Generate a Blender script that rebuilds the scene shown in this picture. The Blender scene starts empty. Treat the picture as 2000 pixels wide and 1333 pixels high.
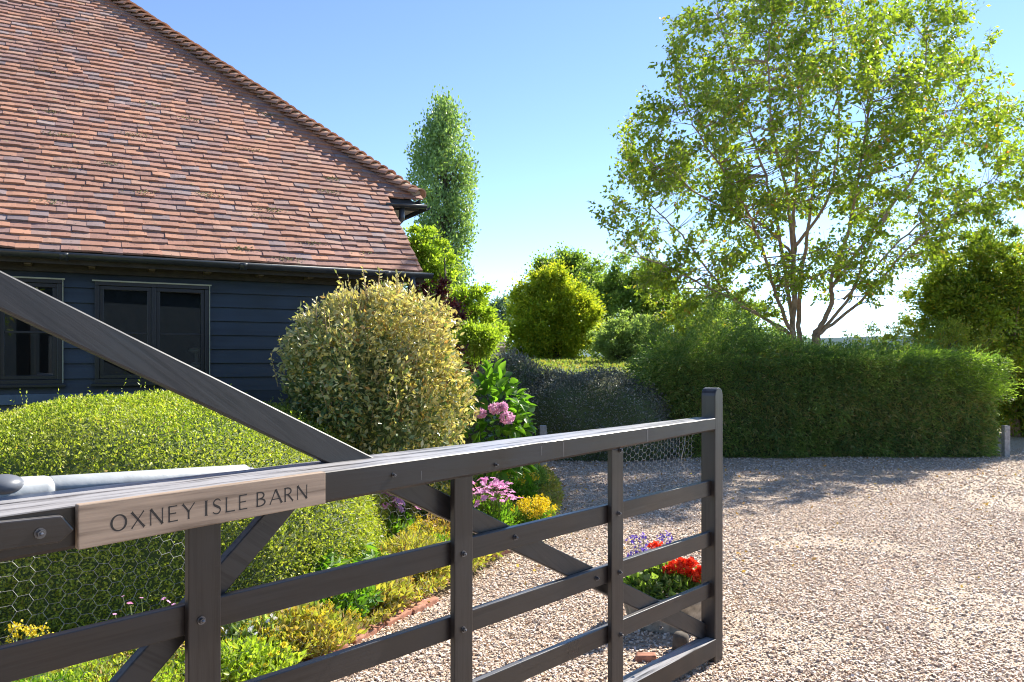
import bpy, bmesh, math, random
import numpy as np
from mathutils import Vector, noise
R = math.radians
rng = np.random.default_rng(7)
random.seed(7)
S = bpy.context.scene
COL = S.collection

# ------------------------------------------------------------------ camera, sky, sun, exposure
F, CAMH, HY = 1480.0, 1.44, 700.0
cam_d = bpy.data.cameras.new('camera'); cam = bpy.data.objects.new('camera', cam_d); COL.objects.link(cam)
cam.location = (0, 0, CAMH); cam.rotation_euler = (R(90), 0, 0)
cam_d.sensor_width = 36; cam_d.lens = 36 * F / 2000; cam_d.shift_y = 33.5 / 2000
cam_d.clip_start = 0.05; cam_d.clip_end = 6000
S.camera = cam
SUN_EL, SX, SY = R(39), 0.742, 0.670
world = bpy.data.worlds.new("World"); S.world = world; world.use_nodes = True
nt = world.node_tree; nt.nodes.clear()
sky = nt.nodes.new('ShaderNodeTexSky'); sky.sky_type = 'NISHITA'; sky.sun_disc = False
sky.sun_elevation = SUN_EL; sky.sun_rotation = math.atan2(SX, SY)
sky.altitude = 0; sky.air_density = 0.52; sky.dust_density = 0.0; sky.ozone_density = 1.9
bgn = nt.nodes.new('ShaderNodeBackground'); bgn.inputs['Strength'].default_value = 0.142
wo = nt.nodes.new('ShaderNodeOutputWorld')
nt.links.new(sky.outputs[0], bgn.inputs[0]); nt.links.new(bgn.outputs[0], wo.inputs[0])
sl = bpy.data.lights.new('sun', 'SUN'); sl.energy = 5.0; sl.angle = R(0.5); sl.color = (1.0, 0.94, 0.84)
so = bpy.data.objects.new('sun', sl); COL.objects.link(so)
sdir = Vector((SX * math.cos(SUN_EL), SY * math.cos(SUN_EL), math.sin(SUN_EL)))
so.rotation_euler = sdir.to_track_quat('Z', 'Y').to_euler(); so.location = (20, 20, 25)
S.view_settings.view_transform = 'Standard'; S.view_settings.look = 'None'
S.view_settings.exposure = 1.34; S.view_settings.gamma = 1.0
S.cycles.filter_width = 1.05; S.cycles.max_bounces = 8; S.cycles.diffuse_bounces = 4; S.cycles.transparent_max_bounces = 12

# ------------------------------------------------------------------ helpers
def W(px, py, Y):
    return np.array([(px - 1000) / F * Y, Y, CAMH - (py - HY) / F * Y])
def ground(px, py):
    Y = F * CAMH / (py - HY); return np.array([(px - 1000) / F * Y, Y, 0.0])

def tag(o, label=None, cat=None, group=None, kind=None):
    if label: o['label'] = label
    if cat: o['category'] = cat
    if group: o['group'] = group
    if kind: o['kind'] = kind
    return o
def thing(name, loc, label, cat, group=None):
    o = bpy.data.objects.new(name, None); COL.objects.link(o); o.location = tuple(loc); o.empty_display_size = .1
    return tag(o, label, cat, group)
def wloc(o):
    v = Vector((0, 0, 0))
    while o is not None: v += Vector(o.location); o = o.parent
    return v
def mesh(name, V, Fc, mat, parent=None, smooth=False):
    """one mesh object; V in world space"""
    V = np.asarray(V, dtype=np.float64).reshape(-1, 3)
    base = wloc(parent) if parent else Vector((0, 0, 0))
    V = V - np.array(base)
    me = bpy.data.meshes.new(name)
    if isinstance(Fc, np.ndarray):
        n, k = Fc.shape
        me.vertices.add(len(V)); me.vertices.foreach_set('co', V.astype(np.float32).ravel())
        me.loops.add(n * k); me.loops.foreach_set('vertex_index', Fc.astype(np.int32).ravel())
        me.polygons.add(n); me.polygons.foreach_set('loop_start', np.arange(0, n * k, k, dtype=np.int32))
        me.update(calc_edges=True)
    else:
        me.from_pydata([tuple(v) for v in V], [], Fc); me.update()
    me.polygons.foreach_set('use_smooth', np.full(len(me.polygons), bool(smooth)))
    mats = mat if isinstance(mat, (list, tuple)) else [mat]
    for m in mats: me.materials.append(m)
    o = bpy.data.objects.new(name, me); COL.objects.link(o)
    if parent: o.parent = parent
    return o

class MB:
    def __init__(s): s.v = []; s.f = []
    def hexa(s, p):   # 8 points: bottom 4 ccw, top 4 ccw
        b = len(s.v); s.v += [tuple(q) for q in p]
        s.f += [(b+3, b+2, b+1, b), (b+4, b+5, b+6, b+7), (b, b+1, b+5, b+4), (b+1, b+2, b+6, b+5), (b+2, b+3, b+7, b+6), (b+3, b, b+4, b+7)]
    def box(s, x0, x1, y0, y1, z0, z1, T=None):
        p = [(x0,y0,z0),(x1,y0,z0),(x1,y1,z0),(x0,y1,z0),(x0,y0,z1),(x1,y0,z1),(x1,y1,z1),(x0,y1,z1)]
        if T: p = [T(*q) for q in p]
        s.hexa(p)
    def prism(s, poly, extr):   # poly: list of 3d points, extr: vector
        b = len(s.v); n = len(poly); e = np.array(extr)
        s.v += [tuple(q) for q in poly] + [tuple(np.array(q) + e) for q in poly]
        s.f += [tuple(range(b, b+n)), tuple(range(b+2*n-1, b+n-1, -1))]
        s.f += [(b+(i+1) % n, b+i, b+n+i, b+n+(i+1) % n) for i in range(n)]
    def tube(s, pts, rad, k=8, caps=True):
        pts = [Vector(p) for p in pts]; n = len(pts)
        if not hasattr(rad, '__len__'): rad = [rad] * n
        up = None; b = len(s.v)
        for i, p in enumerate(pts):
            d = (pts[min(i+1, n-1)] - pts[max(i-1, 0)])
            if d.length < 1e-9: d = Vector((0, 0, 1))
            d.normalize()
            if up is None: up = d.orthogonal().normalized()
            up = (up - d * up.dot(d))
            if up.length < 1e-6: up = d.orthogonal()
            up.normalize(); sd = d.cross(up)
            for j in range(k):
                a = 2 * math.pi * j / k
                s.v.append(tuple(p + (up * math.cos(a) + sd * math.sin(a)) * rad[i]))
        for i in range(n-1):
            for j in range(k):
                s.f.append((b+i*k+j, b+i*k+(j+1) % k, b+(i+1)*k+(j+1) % k, b+(i+1)*k+j))
        if caps: s.f += [tuple(range(b+k-1, b-1, -1)), tuple(range(b+(n-1)*k, b+n*k))]
    def ball(s, c, r, nu=8, nv=6, sq=(1, 1, 1)):
        b = len(s.v); c = np.array(c)
        for i in range(nv+1):
            th = math.pi * i / nv
            for j in range(nu):
                a = 2*math.pi*j/nu
                s.v.append(tuple(c + r*np.array([math.sin(th)*math.cos(a)*sq[0], math.sin(th)*math.sin(a)*sq[1], math.cos(th)*sq[2]])))
        for i in range(nv):
            for j in range(nu):
                s.f.append((b+i*nu+j, b+(i+1)*nu+j, b+(i+1)*nu+(j+1) % nu, b+i*nu+(j+1) % nu))
    def build(s, name, mat, parent=None, smooth=False, bevel=0):
        o = mesh(name, np.array(s.v), s.f, mat, parent, smooth)
        if bevel:
            m = o.modifiers.new('bevel', 'BEVEL'); m.width = bevel; m.segments = 2; m.limit_method = 'ANGLE'
        return o

# ------------------------------------------------------------------ materials
def newmat(name):
    m = bpy.data.materials.new(name); m.use_nodes = True; t = m.node_tree
    return m, t, t.nodes['Principled BSDF'], t.nodes['Material Output']
def ramp(t, fac, stops, interp='LINEAR'):
    r = t.nodes.new('ShaderNodeValToRGB'); r.color_ramp.interpolation = interp
    e = r.color_ramp.elements
    while len(e) < len(stops): e.new(0.5)
    for i, (p, c) in enumerate(stops): e[i].position = p; e[i].color = (*c, 1)
    if fac is not None: t.links.new(fac, r.inputs[0])
    return r.outputs[0]
def noise_n(t, scale, vec=None, detail=4, rough=.55, out=0):
    n = t.nodes.new('ShaderNodeTexNoise'); n.inputs['Scale'].default_value = scale; n.inputs['Detail'].default_value = detail
    n.inputs['Roughness'].default_value = rough
    if vec is not None: t.links.new(vec, n.inputs['Vector'])
    return n.outputs[out]
def objco(t): return t.nodes.new('ShaderNodeTexCoord').outputs['Object']
def mixc(t, fac, a, b, mode='MIX'):
    m = t.nodes.new('ShaderNodeMix'); m.data_type = 'RGBA'; m.blend_type = mode
    for sock, v in ((m.inputs[0], fac), (m.inputs[6], a), (m.inputs[7], b)):
        if hasattr(v, 'node'): t.links.new(v, sock)
        else: sock.default_value = v if not isinstance(v, tuple) else (*v, 1)
    return m.outputs[2]
def bump(t, h, strength, dist, bs):
    b = t.nodes.new('ShaderNodeBump'); b.inputs['Strength'].default_value = strength; b.inputs['Distance'].default_value = dist
    t.links.new(h, b.inputs['Height']); t.links.new(b.outputs[0], bs.inputs['Normal']); return b
def simple(name, col, rough=.6, spec=.5, metal=0, nscale=None, var=.25):
    m, t, b, o = newmat(name)
    b.inputs['Roughness'].default_value = rough; b.inputs['Metallic'].default_value = metal
    b.inputs['Specular IOR Level'].default_value = spec
    if nscale:
        n = noise_n(t, nscale, objco(t))
        c = ramp(t, n, [(.3, tuple(x*(1-var) for x in col)), (.7, tuple(min(1, x*(1+var)) for x in col))])
        t.links.new(c, b.inputs['Base Color']); bump(t, n, .25, .01, b)
    else: b.inputs['Base Color'].default_value = (*col, 1)
    return m
def leafmat(name, stops, trans=.4, rough=.45, tcol=None, spec=.4, bvar=None, mixcol=None, mixf=.4):
    """leaf colour differs from leaf to leaf (random per island), light passes through"""
    m, t, b, o = newmat(name)
    g = t.nodes.new('ShaderNodeNewGeometry')
    c = ramp(t, g.outputs['Random Per Island'], stops)
    n = noise_n(t, 1.7 if bvar is None else bvar, objco(t), 3)
    c = mixc(t, ramp(t, n, [(.38, (0, 0, 0)), (.62, (mixf,)*3)]), c, mixcol or stops[len(stops)//2][1])
    t.links.new(c, b.inputs['Base Color']); b.inputs['Roughness'].default_value = rough
    b.inputs['Specular IOR Level'].default_value = spec
    tr = t.nodes.new('ShaderNodeBsdfTranslucent')
    tc = mixc(t, 1.0, c, tcol or (1.55, 1.75, .6), 'MULTIPLY')
    t.links.new(tc, tr.inputs[0])
    mx = t.nodes.new('ShaderNodeMixShader'); mx.inputs[0].default_value = trans
    t.links.new(b.outputs[0], mx.inputs[1]); t.links.new(tr.outputs[0], mx.inputs[2]); t.links.new(mx.outputs[0], o.inputs['Surface'])
    return m

GD = np.array([.6820, .7313, 0]); GN = np.array([-.7313, .6820, 0]); GO = np.array([.952, 3.55, 0])
def woodmat(name, col, dirv, nrm, worn=0.0, rough=.4, up=0., wcol=(.30, .29, .28), gs=1.0, con=.12):
    m, t, b, o = newmat(name)
    p = objco(t)
    def dot(v):
        d = t.nodes.new('ShaderNodeVectorMath'); d.operation = 'DOT_PRODUCT'; t.links.new(p, d.inputs[0]); d.inputs[1].default_value = tuple(v); return d.outputs['Value']
    dz = np.cross(dirv, nrm)
    cb = t.nodes.new('ShaderNodeCombineXYZ')
    for i, (v, s) in enumerate(((dirv, 3.0*gs), (nrm, 60.*gs), (dz, 60.*gs))):
        mm = t.nodes.new('ShaderNodeMath'); mm.operation = 'MULTIPLY'; mm.inputs[1].default_value = s
        t.links.new(dot(v), mm.inputs[0]); t.links.new(mm.outputs[0], cb.inputs[i])
    g = noise_n(t, 1.0, cb.outputs[0], 6, .6)
    g2 = noise_n(t, 22, p, 5, .7); g3 = noise_n(t, 4.5, p, 3)
    c = ramp(t, g, [(.3, tuple(x*(1-con) for x in col)), (.7, tuple(x*(1+con) for x in col))])
    c = mixc(t, ramp(t, g2, [(.66, (0, 0, 0)), (.76, (.35, .35, .35))]), c, (.13, .115, .11))
    if worn or up:
        gm = t.nodes.new('ShaderNodeNewGeometry'); sx = t.nodes.new('ShaderNodeSeparateXYZ'); t.links.new(gm.outputs['Normal'], sx.inputs[0])
        w = ramp(t, g, [(.33, (0, 0, 0)), (.52, (1, 1, 1))])
        upf = ramp(t, sx.outputs[2], [(.6, (worn,)*3), (.9, (up,)*3)])
        f = mixc(t, 1.0, w, upf, 'MULTIPLY')
        c = mixc(t, f, c, wcol)
    t.links.new(c, b.inputs['Base Color'])
    t.links.new(ramp(t, g3, [(.3, (rough*.8,)*3), (.7, (rough*1.3,)*3)]), b.inputs['Roughness'])
    bump(t, g, .22, .003, b)
    return m
M = {}
BK = (.017, .0125, .0115)
M['gate'] = woodmat('black_brown_paint', BK, GD, GN, 0.03, .34, .35)
M['gate_top'] = woodmat('worn_rail_paint', BK, GD, GN, 0.0, .38, .95, (.33, .32, .32))
M['gate_up'] = woodmat('upright_paint', BK, np.array([0, 0, 1.]), GD, .03, .36, .3)
bd = GD * .80 + np.array([0, 0, -.60])
M['brace'] = woodmat('brace_paint', (.014, .0125, .0135), bd, GN, .05, .36, .4)
M['oak'] = woodmat('weathered_oak', (.30, .21, .145), GD, GN, .35, .65, .5, (.36, .29, .225), 1.0, .5)
M['engrave'] = simple('engraved_letter', (.03, .025, .022), .8)
M['bolt'] = simple('bolt_steel', (.12, .12, .13), .35, .6, .7)
M['wire'] = simple('galvanised_wire', (.42, .43, .42), .4, .5, .6)
M['opener'] = simple('pale_grey_metal', (.38, .40, .41), .38, .5, .0, 14, .16)
M['opener_cap'] = simple('grey_plastic', (.12, .13, .15), .4)
M['drop'] = simple('white_streak', (.17, .165, .16), .8)
M['blkpipe'] = simple('black_gutter', (.032, .036, .042), .3, .6, 0, 9, .2)
M['frame'] = simple('window_frame_black', (.012, .016, .022), .35, .5)
M['lead'] = simple('lead_flashing', (.33, .34, .26), .6)
M['plinth'] = simple('blue_grey_beam', (.085, .12, .16), .6, .4, 0, 8, .2)
M['soffit'] = simple('painted_soffit', (.55, .55, .5), .8)
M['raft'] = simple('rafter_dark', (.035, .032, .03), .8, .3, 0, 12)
M['rafter_end'] = simple('rafter_end_timber', (.10, .08, .055), .8, .3, 0, 20)
M['inner'] = simple('interior_plaster', (.10, .11, .11), .9)
M['white'] = simple('white_paint', (.75, .77, .8), .5)
M['bark'] = simple('bark', (.36, .25, .17), .8, .3, 0, 14, .35)
M['bark_grey'] = simple('bark_grey', (.10, .085, .07), .9, .2, 0, 14, .4)
M['stem'] = simple('green_stem', (.10, .13, .03), .6)
M['dry_stem'] = simple('dry_stem', (.25, .17, .08), .7)
M['stone'] = simple('lichened_stone', (.30, .28, .24), .9, .2, 0, 25, .4)
M['thatch'] = simple('brown_thatch', (.30, .23, .18), .9, .1, 0, 6, .35)
M['cotwall'] = simple('cream_wall', (.55, .48, .40), .8)
M['redroof'] = simple('outbuilding_tile', (.07, .04, .032), .8, .2, 0, 8, .3)
M['postwood'] = simple('grey_post_wood', (.38, .36, .33), .85, .2, 0, 30)
# barn cladding
wallB = np.array([.8768, .4808, 0]); nB = np.array([.4808, -.8768, 0])
M['board'] = woodmat('blue_black_weatherboard', (.014, .023, .034), wallB, nB, .10, .45, .15, (.05, .085, .12), .35)
# glass
m, t, b, o = newmat('window_glass'); M['glass'] = m
gl = t.nodes.new('ShaderNodeBsdfGlossy'); gl.inputs['Roughness'].default_value = .015; gl.inputs[0].default_value = (.9, .95, 1, 1)
tp = t.nodes.new('ShaderNodeBsdfTransparent'); tp.inputs[0].default_value = (.5, .55, .55, 1)
fr = t.nodes.new('ShaderNodeFresnel'); fr.inputs[0].default_value = 1.75
mx = t.nodes.new('ShaderNodeMixShader')
ad = t.nodes.new('ShaderNodeMath'); ad.operation = 'MULTIPLY'; ad.inputs[1].default_value = 1.2; ad.use_clamp = True
t.links.new(fr.outputs[0], ad.inputs[0]); t.links.new(ad.outputs[0], mx.inputs[0])
t.links.new(tp.outputs[0], mx.inputs[1]); t.links.new(gl.outputs[0], mx.inputs[2]); t.links.new(mx.outputs[0], o.inputs['Surface'])
# roof tiles
def tilemat(name, stops, moss=True):
    m, t, b, o = newmat(name); p = objco(t)
    g = t.nodes.new('ShaderNodeNewGeometry')
    c = ramp(t, g.outputs['Random Per Island'], stops)
    n = noise_n(t, 45, p, 5, .7); n2 = noise_n(t, 9, p, 6, .75); n3 = noise_n(t, 1.1, p, 3)
    c = mixc(t, ramp(t, n, [(.4, (0, 0, 0)), (.75, (.3, .3, .3))]), c, (.38, .21, .145))
    c = mixc(t, ramp(t, n3, [(.4, (0, 0, 0)), (.62, (.3, .3, .3))]), c, (.20, .115, .09))
    if moss:
        c = mixc(t, ramp(t, n2, [(.62, (0, 0, 0)), (.68, (.75, .75, .75))]), c, (.30, .27, .15))
        n4 = noise_n(t, 48, p, 2, .5)
        c = mixc(t, ramp(t, n4, [(.655, (0, 0, 0)), (.69, (.8, .8, .8))]), c, (.07, .055, .04))
    t.links.new(c, b.inputs['Base Color']); b.inputs['Roughness'].default_value = .75
    b.inputs['Specular IOR Level'].default_value = .35
    bump(t, n, .3, .003, b)
    return m
M['tile'] = tilemat('handmade_clay_tile', [(0, (.37, .185, .12)), (.1, (.48, .245, .155)), (.25, (.32, .165, .115)), (.4, (.41, .205, .14)),
     (.52, (.27, .15, .12)), (.64, (.37, .20, .155)), (.76, (.235, .15, .14)), (.86, (.46, .27, .19)), (.93, (.21, .16, .165)), (.97, (.33, .25, .235)), (1, (.16, .13, .14))])
M['hiptile'] = tilemat('bonnet_tile', [(0, (.38, .20, .14)), (.5, (.42, .24, .16)), (1, (.30, .165, .12))], False)
M['moss'] = leafmat('moss_and_lichen', [(0, (.13, .12, .06)), (.5, (.22, .21, .11)), (1, (.34, .32, .22))], .1, .9)
M['mortar'] = simple('mortar', (.35, .29, .22), .9, .2, 0, 30)
# foliage palettes
M['box'] = leafmat('box_leaf', [(0, (.11, .17, .02)), (.3, (.22, .29, .035)), (.6, (.36, .41, .055)), (.93, (.55, .56, .12)), (1, (.40, .22, .09))], .4, .4, None, .4, 1.3, (.36, .34, .08), .45)
M['boxcore'] = simple('box_inner_leaf', (.08, .11, .03), .8)
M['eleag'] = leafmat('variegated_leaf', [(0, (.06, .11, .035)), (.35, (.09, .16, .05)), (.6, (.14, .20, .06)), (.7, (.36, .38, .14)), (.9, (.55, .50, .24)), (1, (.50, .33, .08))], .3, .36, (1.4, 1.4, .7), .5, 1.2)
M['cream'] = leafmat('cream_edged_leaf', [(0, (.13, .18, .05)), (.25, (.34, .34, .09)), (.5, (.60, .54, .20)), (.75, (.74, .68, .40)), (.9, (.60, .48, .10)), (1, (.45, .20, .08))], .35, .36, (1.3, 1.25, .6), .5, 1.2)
M['hyd'] = leafmat('hydrangea_leaf', [(0, (.07, .16, .02)), (.5, (.12, .24, .03)), (1, (.18, .32, .05))], .5, .4)
M['dark'] = leafmat('grey_green_leaf', [(0, (.07, .075, .06)), (.4, (.14, .15, .12)), (.75, (.23, .235, .19)), (1, (.46, .45, .38))], .25, .4, (1.2, 1.2, .8), .5)
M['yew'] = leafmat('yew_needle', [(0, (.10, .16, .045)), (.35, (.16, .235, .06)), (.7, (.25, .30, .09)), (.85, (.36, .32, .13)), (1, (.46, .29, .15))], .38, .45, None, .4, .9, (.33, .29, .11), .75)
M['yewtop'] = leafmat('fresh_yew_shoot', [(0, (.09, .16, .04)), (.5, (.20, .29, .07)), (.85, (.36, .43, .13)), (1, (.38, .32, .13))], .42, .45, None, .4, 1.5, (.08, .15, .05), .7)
M['litshoot'] = leafmat('sunlit_shoot', [(0, (.16, .25, .04)), (1, (.34, .44, .09))], .45, .4)

M['birch'] = leafmat('tree_leaf', [(0, (.10, .15, .025)), (.4, (.17, .23, .03)), (.75, (.27, .33, .04)), (.95, (.40, .42, .06)), (1, (.42, .14, .05))], .5, .38)
M['laurel'] = leafmat('broad_glossy_leaf', [(0, (.09, .15, .025)), (.5, (.17, .24, .035)), (.85, (.32, .36, .05)), (1, (.46, .30, .06))], .5, .35, None, .5)
M['gold'] = leafmat('golden_leaf', [(0, (.17, .27, .03)), (.5, (.33, .41, .04)), (1, (.62, .58, .07))], .5, .5, (1.45, 1.4, .5))
M['poplar'] = leafmat('poplar_leaf', [(0, (.12, .18, .08)), (.5, (.20, .28, .12)), (1, (.36, .44, .22))], .42, .42)
M['lime'] = leafmat('lime_green_leaf', [(0, (.17, .25, .03)), (.5, (.28, .36, .05)), (1, (.44, .46, .09))], .5, .45)
M['mid'] = leafmat('mid_green_leaf', [(0, (.12, .18, .05)), (.5, (.19, .26, .07)), (1, (.31, .36, .11))], .5, .45)
M['greyg'] = leafmat('grey_willow_leaf', [(0, (.16, .22, .10)), (.5, (.25, .32, .14)), (1, (.40, .45, .22))], .5, .5)
M['autumn'] = leafmat('turning_leaf', [(0, (.13, .19, .03)), (.5, (.21, .28, .04)), (.93, (.34, .34, .06)), (1, (.42, .14, .04))], .45, .45)
M['purple'] = leafmat('purple_leaf', [(0, (.05, .018, .022)), (.6, (.11, .03, .035)), (1, (.22, .07, .05))], .35, .4, (1.8, .9, .8))
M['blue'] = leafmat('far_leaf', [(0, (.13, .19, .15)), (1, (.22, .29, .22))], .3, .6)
M['grasstop'] = leafmat('clipped_lawn_leaf', [(0, (.22, .28, .07)), (.6, (.32, .37, .11)), (1, (.42, .27, .11))], .3, .6, None, .3, .5)
M['dry'] = leafmat('dry_leaf', [(0, (.16, .20, .04)), (.35, (.34, .33, .07)), (.6, (.46, .40, .10)), (.85, (.42, .27, .12)), (1, (.30, .14, .07))], .4, .6)
M['herb'] = leafmat('herb_leaf', [(0, (.07, .16, .02)), (.6, (.13, .25, .03)), (1, (.26, .33, .05))], .45, .45)
M['bluegreen'] = leafmat('bluegreen_leaf', [(0, (.06, .13, .06)), (1, (.12, .24, .10))], .4, .4)
M['yflower'] = leafmat('yellow_flower', [(0, (.55, .42, .02)), (1, (.75, .62, .04))], .3, .6, (1.2, 1.1, .5))
M['pink'] = leafmat('pink_petal', [(0, (.62, .25, .48)), (1, (.80, .45, .68))], .4, .6, (1.2, .9, 1.1))
M['mauve'] = leafmat('hydrangea_petal', [(0, (.66, .36, .55)), (.7, (.80, .50, .68)), (1, (.85, .66, .68))], .3, .7, (1.1, .9, 1.0))
M['red'] = leafmat('red_petal', [(0, (.72, .04, .015)), (1, (.85, .10, .03))], .35, .5, (1.2, .8, .6))
M['violet'] = leafmat('violet_petal', [(0, (.12, .06, .45)), (1, (.22, .14, .60))], .3, .6, (1, 1, 1))
M['flcentre'] = simple('flower_centre', (.7, .5, .05), .7)
M['terracotta'] = simple('sunken_brick', (.34, .16, .105), .85, .2, 0, 25, .35)
M['rust'] = leafmat('rusty_leaf', [(0, (.25, .12, .06)), (.5, (.38, .22, .10)), (1, (.50, .36, .18))], .35, .6)
M['petalw'] = leafmat('white_petal', [(0, (.75, .72, .70)), (1, (.85, .82, .80))], .3, .6, (1, 1, 1))
# ground
m, t, b, o = newmat('gravel'); M['gravel'] = m; p = objco(t)
v = t.nodes.new('ShaderNodeTexVoronoi'); v.inputs['Scale'].default_value = 62; t.links.new(p, v.inputs['Vector'])
v.inputs['Randomness'].default_value = 1
sep = t.nodes.new('ShaderNodeSeparateColor'); t.links.new(v.outputs['Color'], sep.inputs[0])
GR = [(0, (.22, .15, .10)), (.14, (.68, .56, .44)), (.28, (.52, .35, .23)), (.42, (.78, .69, .60)), (.56, (.64, .48, .35)), (.68, (.32, .29, .28)), (.77, (.70, .57, .45)), (.87, (.58, .39, .25)), (1, (.88, .84, .79))]
c = ramp(t, sep.outputs[0], GR)
n = noise_n(t, .8, p, 4); c = mixc(t, ramp(t, n, [(.35, (0, 0, 0)), (.7, (.25, .25, .25))]), c, (.46, .34, .25))
c = mixc(t, 1.0, c, (.72, .70, .66), 'MULTIPLY')
t.links.new(c, b.inputs['Base Color']); b.inputs['Roughness'].default_value = .8
dd = t.nodes.new('ShaderNodeMath'); dd.operation = 'SUBTRACT'; dd.inputs[0].default_value = 1; t.links.new(v.outputs['Distance'], dd.inputs[1])
bump(t, dd.outputs[0], 1.0, .016, b)
m, t, b, o = newmat('pebble'); M['pebble'] = m
g = t.nodes.new('ShaderNodeNewGeometry'); c = ramp(t, g.outputs['Random Per Island'], GR)
n = noise_n(t, .8, objco(t), 5, .65); c = mixc(t, ramp(t, n, [(.36, (0, 0, 0)), (.68, (.35, .35, .35))]), c, (.46, .35, .26))
t.links.new(c, b.inputs['Base Color']); b.inputs['Roughness'].default_value = .7
M['soil'] = simple('bed_soil', (.16, .115, .075), .95, .1, 0, 30, .4)
M['field'] = simple('field_grass', (.13, .16, .05), .9, .1, 0, .4, .3)
M['hill'] = simple('far_hill', (.16, .22, .20), .95, .1, 0, .01, .2)

# ------------------------------------------------------------------ foliage tools
def unit(n, g=None):
    v = (g or rng).normal(size=(n, 3)); return v / np.linalg.norm(v, axis=1, keepdims=True)
def leafgeo(P, D, size, asp=.45, fold=.25, spread=.7, droop=0.0, svar=.35):
    """quads (diamond, folded) at P pointing along D"""
    n = len(P)
    L = D + unit(n) * spread; L[:, 2] -= droop; L /= np.linalg.norm(L, axis=1, keepdims=True) + 1e-9
    s = size * (1 + svar * (rng.random(n) * 2 - 1)); s = s[:, None]
    sd = np.cross(L, unit(n)); sd /= np.linalg.norm(sd, axis=1, keepdims=True) + 1e-9
    up = np.cross(L, sd)
    w = s * asp * .5
    V = np.stack([P, P + L*s*.45 + sd*w + up*w*fold, P + L*s, P + L*s*.45 - sd*w + up*w*fold], 1).reshape(-1, 3)
    return V
def quads(nv): return np.arange(nv, dtype=np.int32).reshape(-1, 4)
def joinq(parts):
    return np.concatenate(parts, 0)
def superell(n, e, r, zmin=-1.0):
    d = unit(n); m = d[:, 2] > zmin; d = d[m]
    k = (np.abs(d) ** e).sum(1) ** (-1 / e)
    p = d * k[:, None]
    # outward normal
    nn = np.sign(p) * np.abs(p) ** (e - 1) / np.array(r); nn /= np.linalg.norm(nn, axis=1, keepdims=True)
    return p * np.array(r), nn
def lump(P, s, a, seed=0.):
    off = np.array([noise.noise(Vector((x*s+seed, y*s-seed, z*s+2*seed))) for x, y, z in P])
    return off * a
def coremesh(c, r, e, zmin=-1, nu=40, nv=20):
    V = []; Fq = []
    for i in range(nv+1):
        th = math.pi * i / nv
        for j in range(nu):
            a = 2*math.pi*j/nu
            d = np.array([math.sin(th)*math.cos(a), math.sin(th)*math.sin(a), max(math.cos(th), zmin)])
            d /= np.linalg.norm(d) + 1e-9
            k = (np.abs(d)**e).sum() ** (-1/e)
            V.append(np.array(c) + d*k*np.array(r))
    for i in range(nv):
        for j in range(nu):
            Fq.append((i*nu+j, (i+1)*nu+j, (i+1)*nu+(j+1) % nu, i*nu+(j+1) % nu))
    return np.array(V), np.array(Fq, dtype=np.int32)
def clumps(c, r, K, rc, per, size, asp=.5, lo=.45, hi=1.0, droop=.1, zcut=None, flat=.8, spread=.7, e=2.2, rough=.8):
    """leaf clumps filling an ellipsoid shell"""
    d = unit(K); k = (np.abs(d)**e).sum(1)**(-1/e)
    u = lo + (hi - lo) * rng.random(K) ** .6
    sd_ = rng.random()*50; u = u * (1.0 + rough*np.array([noise.noise(Vector((q[0]*2.2+sd_, q[1]*2.2, q[2]*2.2))) for q in d]))
    C = np.array(c) + d * k[:, None] * np.array(r) * u[:, None]
    if zcut is not None: C = C[C[:, 2] > zcut]
    K = len(C)
    rr = rc * (.5 + 1.1 * rng.random(K)**1.5)
    dd = unit(K * per); rad = np.abs(rng.normal(size=K * per)) * .62
    off = dd * (rad * np.repeat(rr, per))[:, None]; off[:, 2] *= flat
    P = np.repeat(C, per, 0) + off
    if zcut is not None: P[:, 2] = np.maximum(P[:, 2], zcut * .5 + .01)
    out = (P - np.array(c)) / np.array(r); out /= np.linalg.norm(out, axis=1, keepdims=True) + 1e-9
    D = dd * .5 + out * .7
    return leafgeo(P, D, size, asp, .25, spread, droop), C
def trunk_limbs(base, C, r0, nlimb, k=6, split=.35):
    """tapered trunk from base with limbs to some clump centres"""
    mb = MB(); base = np.array(base, float); top = C.mean(0)
    fork = base + (top - base) * split; fork[2] = max(fork[2], base[2] + .15)
    zt = C[:, 2].max() * .85 + base[2] * .15
    lead = np.array([top[0], top[1], zt])
    mb.tube([base - [0, 0, .1], base + (fork - base) * .5 + [r0*.3, 0, 0], fork, fork + (lead - fork) * .5 + [r0, 0, 0], lead], [r0*1.25, r0, r0*.85, r0*.5, r0*.12], k)
    idx = rng.choice(len(C), min(nlimb, len(C)), replace=False)
    for i in idx:
        q = C[i]; a = rng.random() * .6; st = fork + (lead - fork) * a
        mid = (st + q) / 2 + np.array([0, 0, -.05 * abs(q[2]-st[2])]) + unit(1)[0] * .04 * np.linalg.norm(q - st)
        rr = r0 * (.45 - .3 * a)
        mb.tube([st, mid, q], [rr, rr*.6, rr*.15], 4, False)
    return mb
def tree(name, label, cat, mat, blobs, base, r0, nl, K, rc, per, size, bark='bark_grey', asp=.55, group=None, **kw):
    T = thing(name, base, label, cat, group); size *= .7; per = int(per*1.7)
    Vs, Cs = [], []
    for (c, r, share) in blobs:
        V, C = clumps(c, r, max(3, int(K*share)), rc, per, size, asp, **kw); Vs.append(V); Cs.append(C)
    V = joinq(Vs); C = np.concatenate(Cs, 0)
    mesh('crown', V, quads(len(V)), M[mat], T)
    trunk_limbs(base, C, r0, nl).build('trunk', M[bark], T, True)
    return T

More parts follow.
